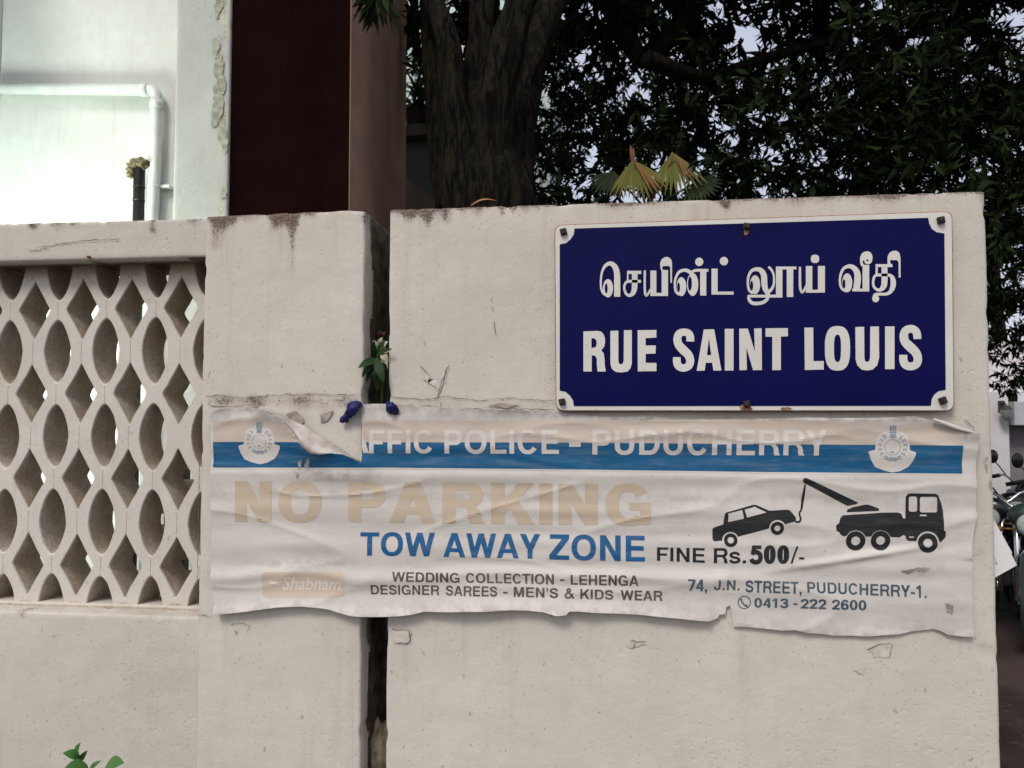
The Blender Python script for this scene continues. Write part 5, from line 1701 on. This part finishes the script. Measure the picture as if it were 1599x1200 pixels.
def motorcycle(label, paint):
    """bike along local -y, front wheel at y=-0.65"""
    o = thing('motorcycle', label, 'motorcycle', (0, 0, 0), 'motorcycles parked by the gate house')
    kw = dict(local=True, smooth=True)
    for yy in (-.65, .62):
        m = MB()
        for (M_, r0, rt) in ((None, .27, .05),):
            vs, fs = [], []
            for i in range(32):
                a = 2 * math.pi * i / 32
                for j in range(10):
                    b_ = 2 * math.pi * j / 10
                    r_ = r0 + rt * math.cos(b_) * .9
                    vs.append((rt * math.sin(b_), yy + r_ * math.cos(a), .32 + r_ * math.sin(a)))
            fs = [(i * 10 + j, ((i + 1) % 32) * 10 + j, ((i + 1) % 32) * 10 + (j + 1) % 10, i * 10 + (j + 1) % 10) for i in range(32) for j in range(10)]
            m.add(vs, fs)
        wh = m.build('wheel', M_tyre, o, **kw)
        m = MB()
        m.tube([(-.06, yy, .32), (.06, yy, .32)], .04, 12)
        for i in range(12):
            a = 2 * math.pi * i / 12
            m.tube([(0, yy, .32), (0, yy + .235 * math.cos(a), .32 + .235 * math.sin(a))], .006, 5)
        m.tube([(0, yy + .235 * math.cos(2 * math.pi * i / 24), .32 + .235 * math.sin(2 * math.pi * i / 24)) for i in range(25)], .014, 6)
        m.build('rim', M_chrome, wh, local=True, smooth=True)
        m = MB()
        P_ = [(0, yy + .35 * math.cos(R(a)), .32 + .35 * math.sin(R(a))) for a in (range(200, 45, -12) if yy < 0 else range(170, 10, -12))]
        V = []
        for p in P_:
            for dx, dz in ((-.065, -.02), (-.04, .012), (0, .02), (.04, .012), (.065, -.02)):
                c0 = Vector((0, yy, .32)); dr = (Vector(p) - c0).normalized()
                V.append(Vector(p) + dr * dz + Vector((dx, 0, 0)))
        m.add(V, [(i * 5 + j, i * 5 + j + 1, (i + 1) * 5 + j + 1, (i + 1) * 5 + j) for i in range(len(P_) - 1) for j in range(4)])
        m.build('mudguard', paint, o, **kw)
    m = MB()
    for sx in (-.085, .085):
        m.tube([(sx, -.65, .32), (sx, -.47, .75), (sx, -.40, .93)], [.022, .022, .02], 10)
    m.box((-.11, -.46, .84), (.11, -.38, .88), .01)
    m.build('fork', M_chrome, o, **kw)
    m = MB()
    m.lathe([(.001, .02), (.06, .015), (.088, 0), (.095, -.02), (.085, -.08), (.04, -.13), (.001, -.14)], Matrix.Translation((0, -.52, .84)) @ Matrix.Rotation(R(90), 4, 'X'), 20)
    hd = m.build('headlight', paint, o, **kw)
    MB().lathe([(.001, .036), (.05, .03), (.082, .012), (.084, .004)], Matrix.Translation((0, -.52, .84)) @ Matrix.Rotation(R(90), 4, 'X'), 20).build('lens', M_lens, hd, **kw)
    m = MB()
    m.ball((0, -.46, .90), .13, (1.1, .5, .75), 16)
    m.build('cowl', paint, o, **kw)
    m = MB()
    m.tube(smooth_path([(-.36, -.26, 1.0), (-.22, -.33, 1.04), (-.1, -.40, .95), (.1, -.40, .95), (.22, -.33, 1.04), (.36, -.26, 1.0)], 4), .012, 8)
    hb = m.build('handlebar', M_chrome, o, **kw)
    for sx in (-1, 1):
        MB().tube([(sx * .25, -.315, 1.033), (sx * .38, -.25, .995)], .019, 10).build('grip', M_seat, hb, **kw)
        m = MB()
        m.tube([(sx * .2, -.34, 1.035), (sx * .26, -.36, 1.13), (sx * .30, -.34, 1.18)], .006, 6)
        m.ball((sx * .31, -.335, 1.22), .06, (.85, .18, 1.15), 14)
        m.build('mirror', M_blackp, o, **kw)
        m = MB(); m.tube([(sx * .1, -.47, .8), (sx * .17, -.48, .8)], .008, 6); m.ball((sx * .19, -.48, .8), .03, (1, 1.2, .8), 10)
        m.build('indicator', plain('amber lens', (.16, .06, .015), .2, .5), o, **kw)
    m = MB(); m.ball((0, -.1, .78), .26, (.52, 1.05, .5), 20); m.build('fuel_tank', paint, o, **kw)
    m = MB(); m.box((-.13, .12, .72), (.13, .78, .82), .045, 3); m.build('seat', M_seat, o, **kw)
    m = MB(); m.box((-.11, .25, .56), (.11, .85, .72), .04, 3); m.build('side_panel', paint, o, **kw)
    m = MB(); m.box((-.12, -.25, .28), (.12, .18, .5), .03, 2)
    for i in range(5): m.box((-.10, -.24, .5 + i * .028), (.10, -.02, .512 + i * .028), .004)
    m.build('engine', M_eng, o, **kw)
    m = MB(); m.tube([(0, -.42, .85), (0, .1, .7), (0, .6, .62)], .025, 8); m.tube([(0, -.4, .8), (0, -.28, .35), (0, .2, .28), (.0, .62, .32)], .022, 8)
    m.build('frame', M_blackp, o, **kw)
    m = MB(); m.tube([(.12, -.2, .45), (.13, -.25, .3), (.14, 0, .24), (.16, .4, .28), (.16, .85, .36)], [.02, .02, .022, .04, .042], 10); m.build('exhaust', M_chrome, o, **kw)
    m = MB(); m.ball((0, .88, .68), .05, (1.3, .5, .7), 10); m.build('tail_light', plain('red lens', (.3, .01, .01), .2, .5), o, **kw)
    return o


def place(o, px, py, y, rz, z=None):
    q = Q(px, py, y)
    o.location = (q.x, y, 0)
    o.rotation_euler = (0, 0, rz)


bk1 = motorcycle('grey green motorcycle with round headlight nearest the wall end', M_greenp)
place(bk1, 1612, 850, 4.5, R(-28))
def copy_tree(o, parent=None, mat=None):
    c_ = o.copy()
    COL.objects.link(c_)
    if mat and o.type == 'MESH' and o.data.materials[0] == M_greenp:
        c_.data = o.data.copy(); c_.data.materials[0] = mat
    if parent is not None:
        c_.parent = parent
    for ch in list(o.children):
        copy_tree(ch, c_, mat)
    return c_
bk2 = copy_tree(bk1, None, M_blackp)
bk2['label'] = 'black motorcycle with oval mirror before the pale gate post'
place(bk2, 1572, 850, 5.4, R(-18))
bk3 = copy_tree(bk1, None, M_blackp)
bk3['label'] = 'dark motorcycle before the grey shutter at the right picture edge'
place(bk3, 1630, 850, 5.9, R(-8))
for lab, px, y, rz in (('dark motorcycle squeezed against the wall end behind the white card', 1561, 4.9, -34), ('black motorcycle at the back of the row under the grey shutter', 1606, 6.6, -22)):
    bk = copy_tree(bk1, None, M_blackp)
    bk['label'] = lab
    place(bk, px, 850, y, R(rz))
